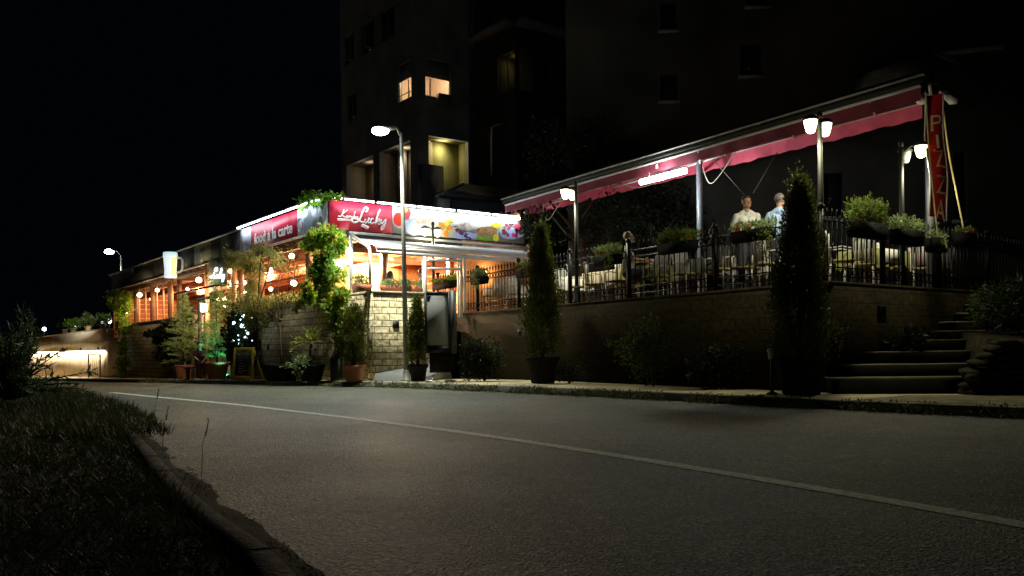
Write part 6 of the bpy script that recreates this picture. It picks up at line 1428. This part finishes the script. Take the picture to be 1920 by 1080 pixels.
p = tpt(1180, .45); p.z += .03; person(p, face_to((.9, -.25)), 'boy with light hair seated behind the railing, looking right and up', seated=True, nod=.2, turn=.1, hair=((.20, .15, .09), 'short'), top=('tank', (.7, .69, .65)), legs=(.08, .08, .1), armL=[Vector((-.2, .12, .76)), Vector((-.13, .32, .74))], armR=[Vector((.2, .12, .76)), Vector((.13, .32, .74))], scale=1.1, male=False)
p = tpt(1340, .75); person(p, face_to((.3, 1)), 'dark-haired person seated with back to the street, right of the middle awning post', seated=True, hair=((.02, .015, .012), 'short'), top=('polo', (.12, .12, .13)), legs=(.05, .05, .05), armL=[Vector((-.2, .12, .76)), Vector((-.13, .32, .74))], armR=[Vector((.2, .12, .76)), Vector((.13, .32, .74))], scale=1.0)
p = WR.off(.55).at(795); p.z = 1.86; person(p, face_to((-.95, .15)), 'woman in a light blue top with brown hair seated on the corner patio', seated=True, lean=.08, hair=((.07, .03, .02), 'tied'), top=('polo', (.30, .58, .72)), legs=(.1, .1, .15), armL=[Vector((-.2, .12, .76)), Vector((-.1, .32, .76))], armR=[Vector((.2, .12, .76)), Vector((.1, .32, .76))], male=False, scale=.98)
p = WR.off(.7).at(733); p.z = 1.80; person(p, face_to((.75, .6)), 'person with long black hair seated on the corner patio left of the terracotta trough', seated=True, hair=((.01, .01, .01), 'long'), top=('polo', (.04, .04, .05)), legs=(.05, .05, .05), male=False, armL=[Vector((-.2, .12, .76)), Vector((-.1, .32, .76))], armR=[Vector((.2, .12, .76)), Vector((.1, .32, .76))], scale=.95)
p = W1.off(.9).at(375, 690); p.z = zg(p.x, p.y) + .2; person(p, face_to((.5, -1)), 'dark-haired person in maroon trousers seated between the two conifer pots by the entrance', seated=True, lean=.1, nod=-.2, hair=((.01, .01, .012), 'long'), top=('polo', (.10, .03, .04)), legs=(.16, .03, .045), armL=[Vector((-.2, .15, .76)), Vector((-.08, .36, .62))], armR=[Vector((.2, .15, .76)), Vector((.08, .36, .62))], male=False, scale=1.0)
t = thing('wooden_bench', (p.x, p.y, zg(p.x, p.y) + .13), 'dark low bench under the person by the entrance', 'bench'); dq = Vector((.894, .447, 0))
b = MB(); b.slab(p - dq * .5, p + dq * .5, p.z + .34, p.z + .39, Vector((-.2, .3, 0)), Vector((.1, -.12, 0))); b.build('seat', M_DARKW, t)
for s in (-.4, .4): b = MB(); q = p + dq * s; b.slab(q - dq * .03, q + dq * .03, zg(p.x, p.y) + .13, p.z + .339, Vector((-.15, .2, 0)), Vector((.05, -.08, 0))); b.build('leg', M_DARKW, t)

# ================================================================== SIGNS ON THE PAVEMENT
q0, q1 = gp_(435, 712, 27.6), gp_(473, 711, 27.2); hgt = 61 / F * 27.4
cb = thing('chalkboard_sign', (q0 + q1) / 2, 'yellow-framed chalkboard menu sign standing on the pavement', 'sign'); dv = (q1 - q0).normalized(); nv = Vector((dv.y, -dv.x, 0)); w_ = (q1 - q0).length; z0 = min(q0.z, q1.z)
def cbp(u_, v_, o=0): return q0 + dv * w_ * u_ + Vector((0, 0, z0 - q0.z + hgt * v_)) + nv * (o - .1 * v_)
M_YEL = mat('yellow_paint', (.80, .56, .04), .5, var=.1); M_CHALK = mat('blackboard', (.015, .02, .025), .7, var=.2); M_CHT = mat('chalk', (.85, .87, .9), .9, var=.2)
b = MB()
for u0, u1, v0, v1 in ((0, .11, 0, 1), (.89, 1, 0, 1), (.11, .89, 0, .13), (.11, .89, .83, 1)): b.hexa([cbp(u0, v0, -.03), cbp(u1, v0, -.03), cbp(u1, v1, -.03), cbp(u0, v1, -.03), cbp(u0, v0, .0), cbp(u1, v0, .0), cbp(u1, v1, .0), cbp(u0, v1, .0)])
b.build('frame', M_YEL, cb)
b = MB(); b.hexa([cbp(.1, .12, -.02), cbp(.9, .12, -.02), cbp(.9, .84, -.02), cbp(.1, .84, -.02), cbp(.1, .12, -.01), cbp(.9, .12, -.01), cbp(.9, .84, -.01), cbp(.1, .84, -.01)]); b.build('board', M_CHALK, cb)
rs = random.Random(5)
for v_, a, c in ((.79, .17, .83), (.73, .2, .68), (.67, .2, .62), (.6, .27, .5), (.5, .3, .55), (.42, .28, .6), (.35, .28, .52), (.28, .27, .66), (.22, .3, .55)):
    x = a; b = MB()
    while x < c: ln_ = rs.uniform(.02, .05); b.path([cbp(x + k * ln_ / 4, v_ + rs.uniform(-.012, .014), .0) for k in range(5)], .006 if v_ < .75 else .009, 4); x += ln_ + .004
    b.build('chalk_line', M_CHT, cb)
b = MB(); c_ = cbp(.5, .92, .004)
for s in (-1, 1): b.path([c_ + dv * s * (.03 + .03 * math.cos(a)) + Vector((0, 0, .025 * math.sin(a * 2))) for a in [k * .7 for k in range(9)]], .006, 4)
b.path([cbp(.33, .89, .003), cbp(.5, .87, .003), cbp(.67, .89, .003)], .006, 4); b.build('emblem', M_CHALK, cb)
b = MB(); b.poly([cbp(*v_, .004) for v_ in ((.76, .12), (.9, .12), (.9, .36), (.87, .42), (.86, .5), (.81, .5), (.80, .42), (.76, .36))]); b.build('bottle_picture', mat('bottle_print', (.20, .16, .05), .5), cb)
b = MB(); 
for u_ in (.03, .94): b.beam(cbp(u_, .95, -.05), cbp(u_, 0, -.05) - nv * .5, .04, .03)
b.build('rear_legs', M_YEL, cb)

# menu display case
Zm = 20.2; m0, m1 = P(797, 660, Zm), P(846, 660, Zm + .04); zt_, zb2 = P(820, 547, Zm).z, P(820, 662, Zm).z
md_ = thing('menu_display', (m0.x, m0.y, .13), 'tall dark display case with a pale faded poster, on a metal stand with ring feet', 'display case'); dv = Vector((m1.x - m0.x, m1.y - m0.y, 0)); w_ = dv.length; dv.normalize(); nv = Vector((dv.y, -dv.x, 0)); base = Vector((m0.x, m0.y, 0))
def mp(u_, z, o=0): q = base + dv * w_ * u_ + nv * o; q.z = z; return q
b = MB(); b.slab(base - dv * .0, base + dv * w_, zb2, zt_, nv * 0, nv * -.22); b.build('case', M_DKMET, md_)
b = MB()
for a, c, z0, z1 in ((0, .09, zb2, zt_), (.91, 1, zb2, zt_), (.09, .91, zb2, zb2 + .17), (.09, .91, zt_ - .09, zt_)): b.slab(base + dv * w_ * a, base + dv * w_ * c, z0, z1, nv * .03, nv * .001)
b.build('frame', M_BLACK, md_)
b = MB(); b.slab(base + dv * w_ * .1, base + dv * w_ * .90, zb2 + .18, zt_ - .10, nv * .012, nv * .002); b.build('poster', mat('faded_poster', (.21, .215, .205), .95, var=.08, scale=3), md_)
b = MB(); rs = random.Random(9)
for k in range(5): u_, z_ = rs.uniform(.2, .7), rs.uniform(zb2 + .35, zt_ - .3); b.path([mp(u_ + .03 * j, z_ + rs.uniform(-.03, .03), .014) for j in range(5)], .004, 4)
b.path([mp(.25, zt_ - .17, .014), mp(.7, zt_ - .17, .014)], .004, 4); b.build('poster_lines', mat('poster_grey', (.12, .12, .12), .6), md_)
b = MB(); b.slab(base + dv * w_ * 1.0, base + dv * (w_ + .14), zb2 - .02, zt_ + .03, nv * .02, nv * -.24); b.build('side_post', mat('case_grey', (.05, .05, .05), .5), md_)
b = MB(); b.slab(base + dv * .1, base + dv * (w_ + .1), .35, zb2 - .001, nv * -.08, nv * -.3); b.build('plinth', M_STONE3, md_)
for u_ in (.25, .95): b = MB(); q = mp(u_, .14); b.path([q + nv * .35, q + nv * .30 + Vector((.0, 0, .0)), q + nv * .1 + dv * .04 + Vector((0, 0, .16))], .018, 6); b.torus(q + nv * .28 + Vector((0, 0, .03)), .12, .016, dv, (nv.x, nv.y, 0), n=16); b.beam(q + nv * .3 - dv * .15, q + nv * .3 + dv * .35, .05, .02); b.build('foot', mat('worn_metal', (.4, .4, .4), .35, metal=.6), md_)
for o in ROOTS:
    if '_org' in o: del o['_org']
for o in list(SC.objects):
    if o.get('_org') is not None: del o['_org']
